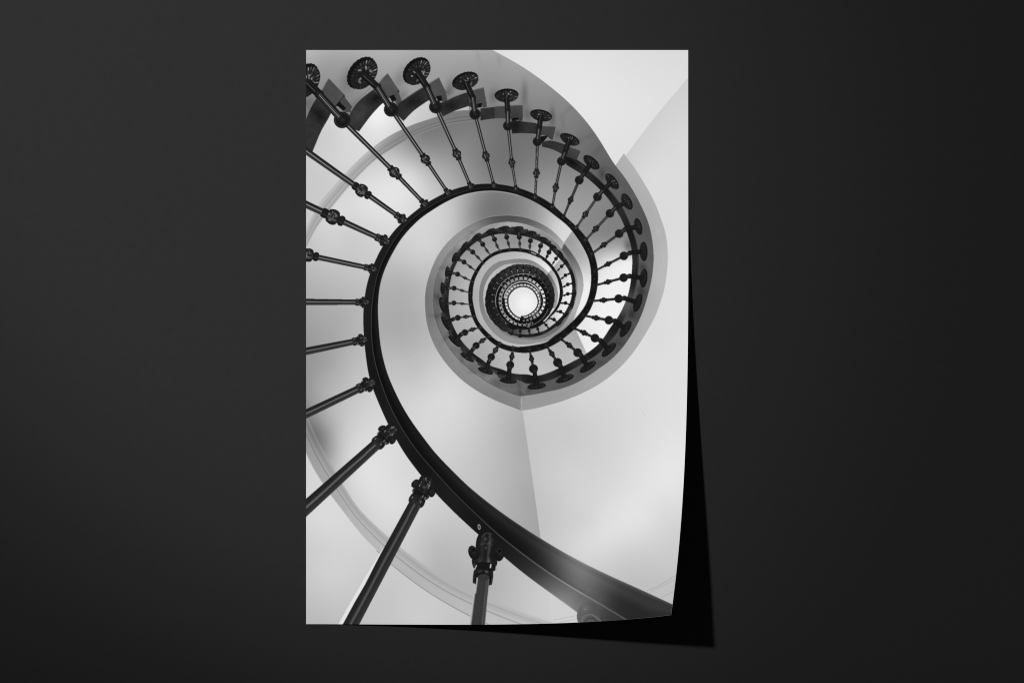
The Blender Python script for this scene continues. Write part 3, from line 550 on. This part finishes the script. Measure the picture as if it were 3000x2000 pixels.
# shadows of the rosettes on the printed soffit
for z, c, sx, sy, a in ((Z1,(370,270),16,30,20),(Z1,(770,260),14,26,25),(Z1,(1150,330),12,22,20),(Z1,(1480,400),10,16,10),(Z2,(250,540),10,14,0),(Z2,(480,690),8,10,0),(Z2,(225,400),7,26,0),(Z2,(440,570),6,22,0),(Z2,(820,990),8,14,0),(Z5,(1110,560),12,8,80),(Z5,(1090,840),12,8,90),(Z5,(980,1100),12,8,110),(Z1,(60,450),20,16,0),(Z1,(780,400),10,14,40),(Z1,(1120,380),8,14,40),(Z1,(430,470),10,20,40)):
    blob(z(c)[0], sx, sy, a, -26, [ID_SOFFIT])
for z, c in ((Z6,(900,880)),(Z6,(640,740)),(Z6,(480,560)),(Z6,(320,320)),(Z6,(1150,940)),(Z4,(210,940)),(Z4,(215,1120)),(Z4,(240,760)),(Z4,(300,560)),(Z4,(400,390)),(Z4,(520,260)),(Z4,(650,180))):
    blob(z(c)[0], 16, 5, rb.uniform(0, 180), -20, [ID_SOFFIT]); blob(z(c)[0]+[9, 7], 12, 4, 40, 14, [ID_SOFFIT])

b = baluster
# far ones first (inner end of the second turn), then towards the near end
S = dict(rod=2.6, rcol=30, cs=1.15)
for z, rp, cp, kn, ca, hl in reversed([
  (Z4,(262,985,28,85,-12),(390,970),(490,978),(585,988),150),(Z4,(263,800,20,70,0),(393,800),(487,828),(575,853),140),(Z4,(318,615,22,65,6),(433,640),(522,685),(605,725),130),
  (Z4,(405,450,26,62,22),(507,500),(582,558),(655,612),120),(Z4,(518,320,26,62,38),(607,385),(670,450),(728,512),120),(Z4,(655,215,26,62,52),(723,297),(773,372),(820,432),120),
  (Z4,(815,150,24,60,68),(858,240),(888,318),(928,385),120),(Z4,(970,115,22,60,80),(998,215),(1017,290),(1038,360),120),(Z4,(1135,115,20,58,90),(1142,215),(1147,293),(1153,358),120),
  (Z4,(1285,165,18,56,98),(1270,257),(1263,323),(1262,380),120),(Z4,(1420,235,16,54,108),(1387,315),(1373,375),(1365,425),120),(Z4,(1525,320,15,50,120),(1483,388),(1460,437),(1440,480),110)]):
    u = unit(z(cp)[0], z(rp[:2])[0]); e = (z(cp)[0]*.45+z(rp[:2])[0]*.55)
    b(z, rp, tuple((e-z((0,0))[0])/.2551), cp, kn, ca, hl*1.3, rod=4.5, rcol=29, cs=.9)
inner5 = [((75,320),(35,390),(10,440),(-15,478)),((165,400),(113,462),(83,508),(62,545)),((235,500),(177,550),(142,588),(115,615)),((285,625),(222,652),(185,685),(160,700)),((318,740),(248,757),(210,780),(165,800)),
  ((330,860),(248,866),(208,882),(170,885)),((300,1000),(222,970),(183,972),(160,970)),((230,1110),(165,1070),(130,1068),(105,1065)),((145,1210),(90,1160),(58,1150),(30,1150))]
for k, (rp, cp, kn, ca) in enumerate(inner5):
    a = [130,140,148,160,172,183,200,220,230][k]
    b(Z5, (rp[0], rp[1], 12, 42, a), tuple(np.array(cp)*.45+np.array(rp)*.55), cp, kn, ca, 60, rod=2.6, rcol=22, cs=1.1)
for rp, cp, kn, ca in (((1240,1340),(1175,1255),(1140,1222),(1115,1205)),((1045,1415),(1015,1330),(1003,1300),(995,1285)),((870,1460),(850,1370),(850,1335),(850,1315)),((680,1480),(680,1370),(692,1340),(698,1325)),((520,1435),(545,1330),(555,1310),(560,1300))):
    b(Z12, None if False else (rp[0], rp[1], 40, 14, 0), tuple(np.array(cp)*.45+np.array(rp)*.55), cp, kn, ca, 70, rod=2.2, rcol=30, cs=1.1)
# second half of the first turn, going backwards to the near end
R = 100
for z, rp, el, cp, kn, ca, hl, rod, rc, zz in [
  (Z6,(302,180,26,92,150),(385,135),(435,120),(532,108),(620,102),130,5.6,34,None),
  (Z6,(402,385,24,92,133),(475,310),(517,290),(608,253),(690,232),130,6.2,38,None),
  (Z6,(548,570,90,28,33),(610,480),(646,440),(722,380),(795,335),125,6.8,41,None),
  (Z6,(755,725,92,28,20),(795,620),(820,570),(872,487),(915,420),110,7.4,43,None),
  (Z6,(1015,838,100,30,6),(1030,700),(1038,660),(1058,560),(1068,470),80,8.0,46,None),
  (Z6,(1340,900,108,34,-7),(1318,745),(1305,705),(1282,588),(1260,490),60,8.6,52,None),
  (Z7,(212,970,108,36,-19),(165,835),(132,790),(62,685),(5,600),55,9.0,52,None),
  (Z7,(475,835,108,38,-32),(400,710),(362,677),(260,588),(170,520),50,9.2,51,None),
  (Z7,(715,640,108,40,-44),(625,540),(560,510),(430,447),(320,395),45,9.4,50,None),
  (Z7,(905,402,108,42,-57),(790,315),(720,305),(568,278),(430,250),40,9.4,50,None),
  (Z5,(1045,965,108,42,-71),(900,915),(832,920),(655,938),(510,948),42,9.2,50,None),
  (Z5,(1112,685,108,42,-84),(960,662),(890,680),(705,730),(560,770),40,9.0,50,None),
  (Z5,(1112,380,112,44,88),(965,395),(892,430),(707,525),(565,600),45,8.8,50,None),
  (Z5,(1050,95,98,42,76),(910,125),(838,175),(657,308),(525,405),80,8.4,50,None),
  (Z2,(1005,1208,68,34,62),(925,1250),(880,1295),(770,1415),(695,1496),110,8.2,33,None),
  (Z2,(892,1055,72,34,52),(825,1120),(785,1168),(690,1305),(625,1400),120,8.2,34,None),
  (Z2,(735,910,75,36,40),(685,985),(645,1040),(578,1195),(525,1320),70,8.6,34,None),
  (Z2,(570,735,80,38,24),(535,830),(510,895),(465,1100),(440,1240),130,9.0,35,None),
  (Z2,(352,552,86,42,12),(338,650),(325,745),(318,990),(308,1165),150,9.2,36,None),
  (Z2,(90,400,92,50,-3),(98,515),(100,625),(130,910),(160,1100),170,9.4,38,None),
  (Z1,(1267,290,104,62,-20),(1320,410),(1337,535),(1422,860),(1480,1075),170,10.5,43,None),
  (Z1,(897,218,120,84,-45),(970,330),(1035,480),(1200,845),(1300,1080),170,12.0,50,None),
  (Z1,(483,233,138,94,-52),(590,330),(695,500),(960,885),(1125,1130),170,13.0,56,None),
  (Z1,(50,290,140,92,-60),(145,385),(320,580),(725,985),(945,1215),160,15.0,64,None)]:
    b(z, rp, el, cp, kn, ca, hl, rod=rod*(.86 if hl < 70 else .95), rcol=rc, zz=zz, cs=.92 if hl < 90 else 1.)
# thick near balusters at the left and bottom edge
def near(z, a, wa, c, wc, hl, knot=None, kz=None, caps=1.):
    i = nid[0]; nid[0] += 1
    A, C = z(a)[0], z(c)[0]; d = unit(A, C); kz_ = z
    s = z((1, 0))[0][0]-z((0, 0))[0][0]; wa *= s; wc *= s
    seg(A, C, wa, wc, rodf(hl, 0x27), i)
    if knot is not None:
        Kp = z(knot)[0]; f = np.dot(Kp-A, d)/np.hypot(*(C-A)); w = wa+(wc-wa)*f; r = w*.95
        turned(Kp-d*r*2.0, d, [(0,w*.55),(r*.1,r*.75),(r*.8,r*.8),(r*.95,r*.7),(r*1.2,r*1.05),(r*2.0,r*1.28),(r*2.7,r*1.1),(r*3.0,r*.62),(r*3.3,r*.85),(r*3.8,r*.8),(r*4.0,r*.55)], hl, i)
        speck(Kp, r*1.05, 14, 120, i)
    r = wc*.66*caps; n = np.array([-d[1], d[0]]); C = C-d*r*.35
    turned(C-d*r*2.5, d, [(0,r*.98),(r*.25,r*1.05),(r*.8,r*1.0),(r*1.0,r*.9),(r*1.25,r*1.12),(r*1.6,r*1.15),(r*1.85,r*.95),(r*2.5,r*1.0),(r*3.3,r*1.05),(r*3.9,r*.7),(r*4.1,r*.3)], hl*.8, i)
    for sg in (-1, 1):
        q = C+n*sg*r*1.2-d*r*.25; a = np.degrees(np.arctan2(d[1], d[0]))
        fill(ell(q, r*.62, r*.42, a-sg*15), ballf(q, r*.6, hl*.35, 0x18), i)
        line(ell(q+d*r*.1, r*.28, r*.2, a), r*.08, 0x34, .8, i); 
    speck(C+d*r*.55, r*.85, 14, 90, i)
    ring(C-d*r*1.15, d, r*1.1, r*.34, i, 0x17, 0x68); turned(C-d*r*2.5, d, [(0,r*.98),(r*.25,r*1.05),(r*.8,r*1.0),(r*1.2,r*.82)], hl*.8, i)
    for t_, l_ in ((-2.0, .5), (-2.0, -.7), (-1.25, .4), (-1.3, .75), (.3, .5), (.9, -.3), (-.2, -.6)):
        q = C+d*r*t_+n*r*l_; line(np.array([q-d*r*.18, q+d*r*.18]), r*.12, 0x60+hl*.6, .85, i)
    ring(C-d*r*2.45, d, r*1.0, r*.36, i, 0x12, 0x5c)
    f_ = 4.5*r/np.hypot(*(C-A)); seg(C-d*r*4.5, C-d*r*2.35, wc+(wa-wc)*f_, wc+(wa-wc)*f_*.52, rodf(hl, 0x27), i)
    fill(ell(C-d*r*2.35, wc*.16, wc*.48, np.degrees(np.arctan2(d[1], d[0]))), 0x2c, i)
    return i
near(Z1, (20,800), 52, (790,1345), 34, 130, (470,1120), caps=1.15)
near(Z1, (20,1215), 56, (655,1508), 38, 125, (250,1322), caps=1.15)
near(Z3, (-40,160), 66, (840,345), 56, 130, (90,185))
near(Z3, (20,722), 74, (750,727), 60, 105)
near(Z3, (20,1298), 88, (728,1155), 68, 90)
near(Z8, (-20,675), 102, (805,283), 84, 85)
near(Z8, (-33,1799), 160, (1035,838), 118, 74)
near(Z9, (453,1500), 158, (1282,-48), 122, 56)
fill(Z9((378,1400),(424,1400),(560,1150),(662,975),(852,600),(842,608),(700,840),(560,1080)), 0xe6)
i9 = nid[0]; nid[0] += 1
def rod9(u, v, x, y): return 0x32+np.interp(v, [-1,-.85,-.7,-.1,.45,.6,.8,1], [150,110,6,8,4,34,8,60])
def last():
    A, C = Z10((408,1600))[0], Z10((470,1050))[0]
    P = np.linspace(A, C, 6); w = np.linspace(46, 39, 6)
    strip(offs(P, -w/2), offs(P, w/2), rod9, i9)
last()
t10 = lambda p: Z10(p)[0]
d9 = unit(t10((470,1120)), t10((520,640)))
turned(t10((463,1150)), d9, [(0,27),(8,29),(34,29),(40,25),(46,31),(58,36),(70,37),(80,30),(88,28),(100,30),(120,31),(135,29),(150,22),(158,10)], 110, i9)
for sg, p in ((-1,(372,830)),(1,(640,840))):
    q = t10(p); fill(ell(q, 22, 14, 70 if sg < 0 else 100), ballf(q, 24, 30, 0x17), i9); fill(ell(q+[0,-10], 9, 8), 0x24, i9); fill(ell(q+[0,-9], 6, 5), 0x12, i9)
speck(t10((510,720)), 24, 16, 60, i9)
ring(t10((490,975)), d9, 34, 15, i9, 0x18, 0x44); turned(t10((463,1150)), d9, [(0,27),(8,29),(34,29),(42,26)], 110, i9)
ring(t10((468,1105)), d9, 28, 22, i9, 0x14, 0x3a)
seg(t10((453,1250)), t10((472,1085)), 39.5, 37, rod9, i9)
fill(ell(t10((476,1080)), 17.5, 10, 0), 0x34, i9)
line(Z10((385,1000),(405,955)), 3, 0xc8, .9); line(Z10((545,985),(552,945)), 4, 0xd8, .9); line(Z10((600,1000),(606,962)), 2.5, 0xb0, .9)
line(smooth(Z10((470,660),(505,628),(560,640))), 2.5, 0x48, .8)
# blurred knob at the very bottom
i10 = nid[0]; nid[0] += 1
q = Z11((150,1120))[0]
fill(ell(q, 33, 40, 10), lambda x, y: 0x5c+12*np.exp(-((x-q[0]+8)**2+(y-q[1]+24)**2)/200.)-10*np.clip((x-q[0])/30, -1, 1), i10)
line(smooth(Z11((75,1190),(110,1130),(180,1110),(250,1150),(290,1190))), 4, 0x78, .7); line(smooth(Z11((110,1190),(150,1150),(200,1150),(240,1190))), 3, 0x3a, .8); blob(Z11((122,1055))[0], 3, 2, 0, 22)

# ---- the innermost turns and the skylight
def e12(cx, cy, rx, ry): return ell(Z12((cx, cy))[0], rx*.15306, ry*.15306, 0, 90)
ng = nid[0]
def wob(cx, cy, rx, ry):
    P = e12(cx, cy, rx, ry); c = Z12((cx, cy))[0]; k = 1+.008*np.sin(np.arange(len(P))*2.1)+.006*rb.uniform(-1, 1, len(P))
    return c+(P-c)*k[:, None]
phm = np.arange(800, 1130, 1.)
# dark third turn: outer edge to its rail
D3 = Z12((760,90),(620,88),(500,120),(350,195),(210,300),(100,420),(35,600),(8,780),(25,950),(100,1120),(230,1270),(400,1390),(470,1300),(400,1200),(700,1250),(1000,1250),(1180,1120),(1290,950),(1336,780),(1334,620),(1290,470),(1200,320),(1080,200),(950,130),(850,100))
DF = .82*fld((Z12,[(100,500,0x24),(60,780,0x20),(130,1000,0x26),(300,1200,0x28),(250,330,0x30),(400,250,0x38),(560,170,0x3c),(700,160,0x40),(850,170,0x3c),(1000,230,0x38),(1150,350,0x34),(1240,500,0x30),(1280,700,0x2a),(1260,900,0x24),(1150,1060,0x22),(450,1300,0x34)]))
sm3 = smooth(np.vstack([D3, D3[:1]]), 5)
sm3 = CC+(sm3-CC)*(1+.006*np.sin(np.arange(len(sm3))*1.7))[:, None]
fill(sm3, DF, ID_COIL)
T3 = [((20,600),(205,600)),((0,0),(0,0))]
inner_rail_c = Z12((720,770))[0]
# treads rim speckles
for _ in range(120):
    k = rb.randint(0, len(sm3)); p = sm3[k]+(Z12((680,760))[0]-sm3[k])*rb.uniform(.01, .09)
    if p[0] < 1600: fill(ell(p, rb.uniform(.8, 2.6), rb.uniform(.5, 1.2), np.degrees(np.arctan2(*(p-CC)[::-1]))+90, 8), rb.choice([0x14, 0x2c, 0x50, 0x70]), ID_COIL, .8)
line(e12(668,790,625,655)[30:75], 2.0, 0x14, .7)
# rail 3: black ring + bright line
fill(Z12((380,1170),(460,1310),(560,1345),(640,1330),(600,1200),(480,1150)), 0x18, ID_RAIL); fill(Z12((860,1250),(860,1310),(1000,1275),(1130,1190),(1080,1150)), 0x14, ID_RAIL)
fill(e12(720,770,528,520), 0x12, ID_RAIL)
def wring(cx, cy, rx, ry, a0, a1, w, v, a=.9):
    t = np.radians(np.arange(a0, a1+1, 2.)); c = Z12((cx, cy))[0]
    line(np.stack([c[0]+rx*.15306*np.cos(t), c[1]+ry*.15306*np.sin(t)], 1), w, v, a)
knobs = [(325,1150),(240,1055),(175,930),(150,805),(150,675),(180,555),(240,450),(315,355),(415,290),(520,230),(630,215),(740,215),(855,250),(960,290),(1050,350),(1110,440),(1160,540),(1200,630),(1205,735),(1205,840),(1160,940),(1110,1030)]
for k, kp in enumerate(knobs):
    i = nid[0]; nid[0] += 1
    p = Z12(kp)[0]; c = Z12((715,770))[0]; u = unit(c, p); outer = p+u*(14 if k < 9 else 16); inn = p-u*6
    seg(outer, inn, 2.2, 1.8, lambda a, v, x, y: 0x0e+0*a, i)
    if k > 8: fill(ell(p+u*5, 2.6, 2.6), 0x10, i)
    h = [0x70,0x90,0xa0,0xa8,0xb0,0xb8,0xb8,0xb8,0xc0,0xc8,0xd0,0xd8,0xc8,0xb0,0xa0,0x90,0x90,0x90,0x80,0x80,0x60,0x60][k]
    seg(p+u*2.6, p-u*1.6, 1.6, 1.4, lambda a, v, x, y: h+0*a, i); seg(p-u*3.2, p-u*6, 1.4, 1.2, lambda a, v, x, y: h*.85+0*a, i)
wring(728,785,520,512,165,300,1.7,0xb0); wring(728,785,520,512,120,165,1.5,0x50); wring(735,765,510,520,20,108,1.3,0x90); wring(728,785,520,512,300,345,1.0,0x50)
for t in range(214, 300, 11):
    wring(728,785,492,492,t,t+5,1.6,0xd0,.85)
class Coil(Curve):
    def __call__(s, ph):
        r = np.interp(ph, s.a, s.r); t = np.radians(ph); return C0+np.stack([r*np.cos(t), r*np.sin(t)], -1)
C0 = Z12((725,805))[0]; _cc = CC; CC = C0
AO = Coil(Z12((950,1220),(813,1268),(693,1270),(588,1252),(480,1200),(400,1130),(330,1040),(285,930),(264,800),(275,680),(320,570),(380,480),(450,415),(550,365),(660,335),(770,333),(880,365),(970,420),(1060,500),(1120,590),(1155,700),(1165,800),(1150,900),(1115,980),(1070,1050),(1000,1110),(910,1155),(830,1180),(740,1188)), 62)
AI = Coil(Z12((915,1190),(813,1228),(693,1225),(600,1200),(530,1155),(470,1105),(400,1035),(355,940),(335,830),(345,700),(385,600),(440,525),(520,455),(600,418),(700,402),(790,405),(870,430),(950,475),(1020,545),(1070,630),(1105,720),(1118,800),(1105,880),(1070,950),(1020,1010),(950,1065),(870,1110),(800,1140),(740,1150)), 62)
BO = Coil(Z12((680,1172),(610,1150),(540,1105),(470,1035),(415,950),(385,850),(380,740),(410,640),(480,550),(560,495),(650,472),(760,468),(850,485),(940,540),(1010,610),(1050,700),(1065,800),(1055,880),(1020,960),(960,1030),(890,1075),(820,1108),(750,1122)), 97)
BI = Coil(Z12((690,1132),(630,1112),(560,1065),(500,1000),(455,920),(438,830),(440,740),(465,670),(520,600),(590,545),(680,515),(760,512),(850,535),(920,580),(980,650),(1015,730),(1033,800),(1020,880),(985,950),(940,1000),(880,1045),(810,1082),(750,1098)), 97)
CC = _cc
fill(e12(722,800,478,490), 0x12, ID_RAIL)
G4 = fld((Z12,[(300,790,0x94),(300,650,0x98),(400,500,0x92),(600,360,0x98),(800,350,0x9c),(970,440,0xc8),(1080,570,0xe4),(1140,740,0xf0),(1120,900,0xf0),(1060,1010,0xd8),(960,1090,0xa8),(850,1150,0x80),(760,1165,0x50),(480,1150,0xa0),(400,1080,0xa0),(310,950,0x98),(900,1225,0x70),(800,1248,0x90),(650,1245,0x98),(560,1220,0x98)]))
mixc = lambda A, B, f: (lambda p: A(p)*(1-f)+B(p)*f)
ribbon(mixc(AI, AO, .10), mixc(AI, AO, .95), 64, 449, G4*.96, ID_WALL)
ribbon(mixc(AI, AO, .55), mixc(AI, AO, .95), 66, 130, G4*1.15, ID_WALL)
G5 = fld((Z12,[(420,750,0xd0),(440,640,0xc4),(560,520,0xc8),(700,485,0xd8),(850,500,0xd8),(980,600,0xe4),(1040,740,0xec),(1030,880,0xf0),(960,1000,0xec),(780,1105,0xe0),(640,1130,0xee),(540,1080,0xee),(450,980,0xe6),(410,850,0xd8)]))
ribbon(mixc(BI, BO, .14), mixc(BI, BO, .90), 99, 446, G5*.95, ID_WALL)
def spk(A, B, a0, a1, st, w, knob, lit):
    for k, t in enumerate(np.arange(a0, a1, st)):
        i = nid[0]; nid[0] += 1
        p, q = A(t), B(t+.6); u = unit(p, q)
        seg(p, q, w, w, lambda a, vv, x, y: 0x12+0*a, i)
        if knob: fill(ell(p*.4+q*.6, knob, knob), 0x0e, i)
        if lit and t < 400: seg(p-u*1.8, p*.75+q*.25, 1.2, 1.3, lambda a, vv, x, y: lit+30*np.sin(k*1.7)+0*a, i)
spk(AI, AO, 68, 446, 11.3, 2.7, 2.6, 0xb0)
spk(BI, BO, 104, 440, 12., 2.2, 0, 0x78)
wring(725,772,352,344,185,335,2.6,0xe0); wring(728,785,345,345,-60,60,1.2,0xc0)
# skylight with faint rays
skc = Z12((738,822))[0]; hub = Z12((790,840))[0]
def sky(x, y):
    t = np.arctan2(y-hub[1], x-hub[0]); r = np.hypot(x-hub[0], y-hub[1])
    ray = np.sin(t*31)*.5+.5
    return 0xf3-np.clip((r-11)/26, 0, 1)*14*ray-np.clip((r-14)/30, 0, 1)*9
pk = np.arange(97, 447, 2.); Ps = BI(pk)+(C0-BI(pk))/np.hypot(*(C0-BI(pk)).T)[:, None]*2.9
fill(Ps, sky, ID_SKY)
# ragged end of the last rail
fill(Z12((690,1076),(742,1080),(742,1100),(700,1104),(700,1126),(690,1126)), 0x20, ID_RAIL)
for q0 in ((735,1090),(790,1088),(850,1070),(905,1040),(950,1000),(985,950)): fill(ell(Z12(q0)[0], .9, .7), 0x70)
fill(Z13((500,770),(600,815),(590,826),(495,785)), 0xc8); fill(Z13((650,868),(712,905),(700,918),(640,880)), 0x90)
NBAL = nid[0]
# a little print grain
gr = np.random.RandomState(2).normal(0, 1.6, T.shape).astype(np.float32)
T = np.clip(T+gr, 8, 246)

# lamp light on the flat sheet, later divided out of the printed tones
def LAMP_LIGHT(v):
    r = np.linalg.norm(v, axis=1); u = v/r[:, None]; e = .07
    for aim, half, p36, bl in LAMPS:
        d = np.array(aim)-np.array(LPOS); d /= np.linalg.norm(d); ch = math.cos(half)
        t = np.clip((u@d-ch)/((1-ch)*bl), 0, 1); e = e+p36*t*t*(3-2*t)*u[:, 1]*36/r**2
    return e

# ================================================================ the sheet, its lower right corner curling off the wall
ANG, S0, KC, KP, GAP = .69596, 1796.04, .49176, 1.18198, 2.5
nrm = np.array([math.cos(ANG), math.sin(ANG)])
_s = np.linspace(0, 1400, 2801); _th = np.clip(KC*(_s/600)**KP, 0, 1.5); _m = (_th[1:]+_th[:-1])/2
_px = np.r_[0, np.cumsum(np.cos(_m)*.5)]; _pz = np.r_[0, np.cumsum(np.sin(_m)*.5)]
def curl(P):
    """flat sheet point (drawing units) -> position along the wall, lift off the wall, tilt"""
    t = np.clip(P@nrm-S0, 0, 1400)
    return P+(np.interp(t, _s, _px)-t)[:, None]*nrm, np.interp(t, _s, _pz)+GAP, np.interp(t, _s, _th)
def world(P, off=0.):
    Q, z, th = curl(P)
    Q = Q-off*np.sin(th)[:, None]*nrm; z = z+off*np.cos(th)
    return np.stack([(Q[:, 0]-1500)*U, -z*U, 1.5-(Q[:, 1]-1000)*U], 1).astype(np.float32)
NX, NY = 840, 1260
gx = np.linspace(PX0, PX1, NX+1); gy = np.linspace(PY0, PY1, NY+1)
P = np.stack(np.meshgrid(gx, gy), -1).reshape(-1, 2)
co = world(P)
# where each point of the sheet lies in the traced drawing (the drawing was traced with the corner curled)
Q, z, th = curl(P); f = (8663/(8663-z+GAP))[:, None]; D = np.array([1500, 1000.])+(Q-[1500, 1000.])*f
T = T.astype(np.float32)
Tb = T.copy(); Tb[:-1] = (Tb[:-1]+T[1:])/2; T2 = Tb.copy(); Tb[:, :-1] = (T2[:, :-1]+T2[:, 1:])/2     # 2x2 box
def samp(D):
    x = np.clip((D[:, 0]-CX0)*K-1, 0, CW-2.01); y = np.clip((D[:, 1]-CY0)*K-1, 0, CH-2.01)
    i = x.astype(int); j = y.astype(int); a = x-i; b = y-j
    return (Tb[j, i]*(1-a)+Tb[j, i+1]*a)*(1-b)+(Tb[j+1, i]*(1-a)+Tb[j+1, i+1]*a)*b
v = samp(D)/255
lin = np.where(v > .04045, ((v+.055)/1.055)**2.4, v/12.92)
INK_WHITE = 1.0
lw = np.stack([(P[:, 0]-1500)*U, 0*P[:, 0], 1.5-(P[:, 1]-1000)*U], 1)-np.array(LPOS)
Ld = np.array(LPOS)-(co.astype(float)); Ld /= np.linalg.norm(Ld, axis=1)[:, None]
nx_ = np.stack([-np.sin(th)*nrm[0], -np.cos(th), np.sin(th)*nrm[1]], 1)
ink_lamp_evened = np.clip(lin/(LAMP_LIGHT(lw)*np.clip((nx_*Ld).sum(1)/-Ld[:, 1]*1., .3, 1.6)), .002, .86).astype(np.float32)  # inverse lamp fall-off and curl shading painted into the print colour
Fc = (P.reshape(NY+1, NX+1, 2)[:-1, :-1]+P.reshape(NY+1, NX+1, 2)[1:, 1:])/2
Qc, zc, _ = curl(Fc.reshape(-1, 2)); Dc = np.array([1500, 1000.])+(Qc-[1500, 1000.])*(8663/(8663-zc+GAP))[:, None]
fid = ID[np.clip(((Dc[:, 1]-CY0)*K).astype(int), 0, CH-1), np.clip(((Dc[:, 0]-CX0)*K).astype(int), 0, CW-1)]
idx = np.arange((NX+1)*(NY+1)).reshape(NY+1, NX+1)
quads = np.stack([idx[:-1, :-1], idx[1:, :-1], idx[1:, 1:], idx[:-1, 1:]], -1).reshape(-1, 4)

root = bpy.data.objects.new("art_print", None); scene.collection.objects.link(root)
root.empty_display_size = .1
base = Vector((float((PX0+PX1)/2-1500)*U, -GAP*U, 1.5-(PY1-1000)*U)); root.location = base
root["label"] = "black and white print of a spiral staircase, lower right corner curling off the wall"
root["category"] = "print"
def mesh_part(name, co, quads, m, ink_lamp_evened=None, smooth_=True):
    me = bpy.data.meshes.new(name)
    u, inv = np.unique(quads, return_inverse=True); q = inv.reshape(-1, 4).astype(np.int32); c = (co[u]-np.array(base, np.float32)).astype(np.float32)
    me.vertices.add(len(u)); me.vertices.foreach_set("co", c.ravel())
    me.loops.add(q.size); me.loops.foreach_set("vertex_index", q.ravel())
    me.polygons.add(len(q)); me.polygons.foreach_set("loop_start", np.arange(0, q.size, 4, dtype=np.int32)); me.polygons.foreach_set("loop_total", np.full(len(q), 4, np.int32))
    me.update(calc_edges=True)
    if smooth_: me.polygons.foreach_set("use_smooth", np.ones(len(q), bool))
    if ink_lamp_evened is not None:
        a = me.attributes.new("ink_lamp_evened", 'FLOAT', 'POINT'); a.data.foreach_set("value", ink_lamp_evened[u].astype(np.float32))
    me.materials.append(m); me.update()
    o = bpy.data.objects.new(name, me); scene.collection.objects.link(o); o.parent = root
    return o
# the white paper itself: a thin solid sheet just behind the ink
CXN, CYN = 140, 210
Pc = np.stack(np.meshgrid(np.linspace(PX0, PX1, CXN+1), np.linspace(PY0, PY1, CYN+1)), -1).reshape(-1, 2)
fr, bk = world(Pc, -.12), world(Pc, -.75)
n_ = len(Pc); id2 = np.arange(n_).reshape(CYN+1, CXN+1)
qf = np.stack([id2[:-1, :-1], id2[1:, :-1], id2[1:, 1:], id2[:-1, 1:]], -1).reshape(-1, 4)
rim = []
for a in (id2[0, :], id2[:, -1], id2[-1, ::-1], id2[::-1, 0]):
    rim.append(np.stack([a[:-1], a[1:], a[1:]+n_, a[:-1]+n_], -1))
paper = mesh_part("paper_sheet", np.vstack([fr, bk]), np.vstack([qf, qf[:, ::-1]+n_]+rim), M_paper, None, False)
paper["label"] = "thin white paper sheet with a lifted lower right corner"
names = {ID_WALL: ("printed_plaster_wall", "pale plaster walls of the stair well in the print"), ID_SOFFIT: ("printed_stair_soffit", "grey underside of the winding stair in the print"),
         ID_TREAD: ("printed_stair_treads", "dark tread ends and stringer in the print"), ID_RAIL: ("printed_handrail", "black spiralling handrail in the print"),
         ID_CORNICE: ("printed_cornice", "moulded cornice arc behind the upper balusters in the print"), ID_CORNICE_B: ("printed_cornice", "moulded cornice arc across the lower left of the print"), ID_SKY: ("printed_skylight", "bright round skylight with faint rays at the centre of the print"),
         ID_COIL: ("printed_upper_stair", "dark uppermost turn of the stair in the print")}
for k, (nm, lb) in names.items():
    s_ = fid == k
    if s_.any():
        o = mesh_part(nm, co, quads[s_], M_print, ink_lamp_evened); o["label"] = lb
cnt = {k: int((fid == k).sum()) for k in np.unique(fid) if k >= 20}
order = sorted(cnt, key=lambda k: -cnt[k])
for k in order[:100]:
    mesh_part("printed_baluster", co, quads[fid == k], M_print, ink_lamp_evened)
if len(order) > 100:
    o = mesh_part("printed_distant_balusters", co, quads[np.isin(fid, order[100:])], M_print, ink_lamp_evened); o["kind"] = "stuff"
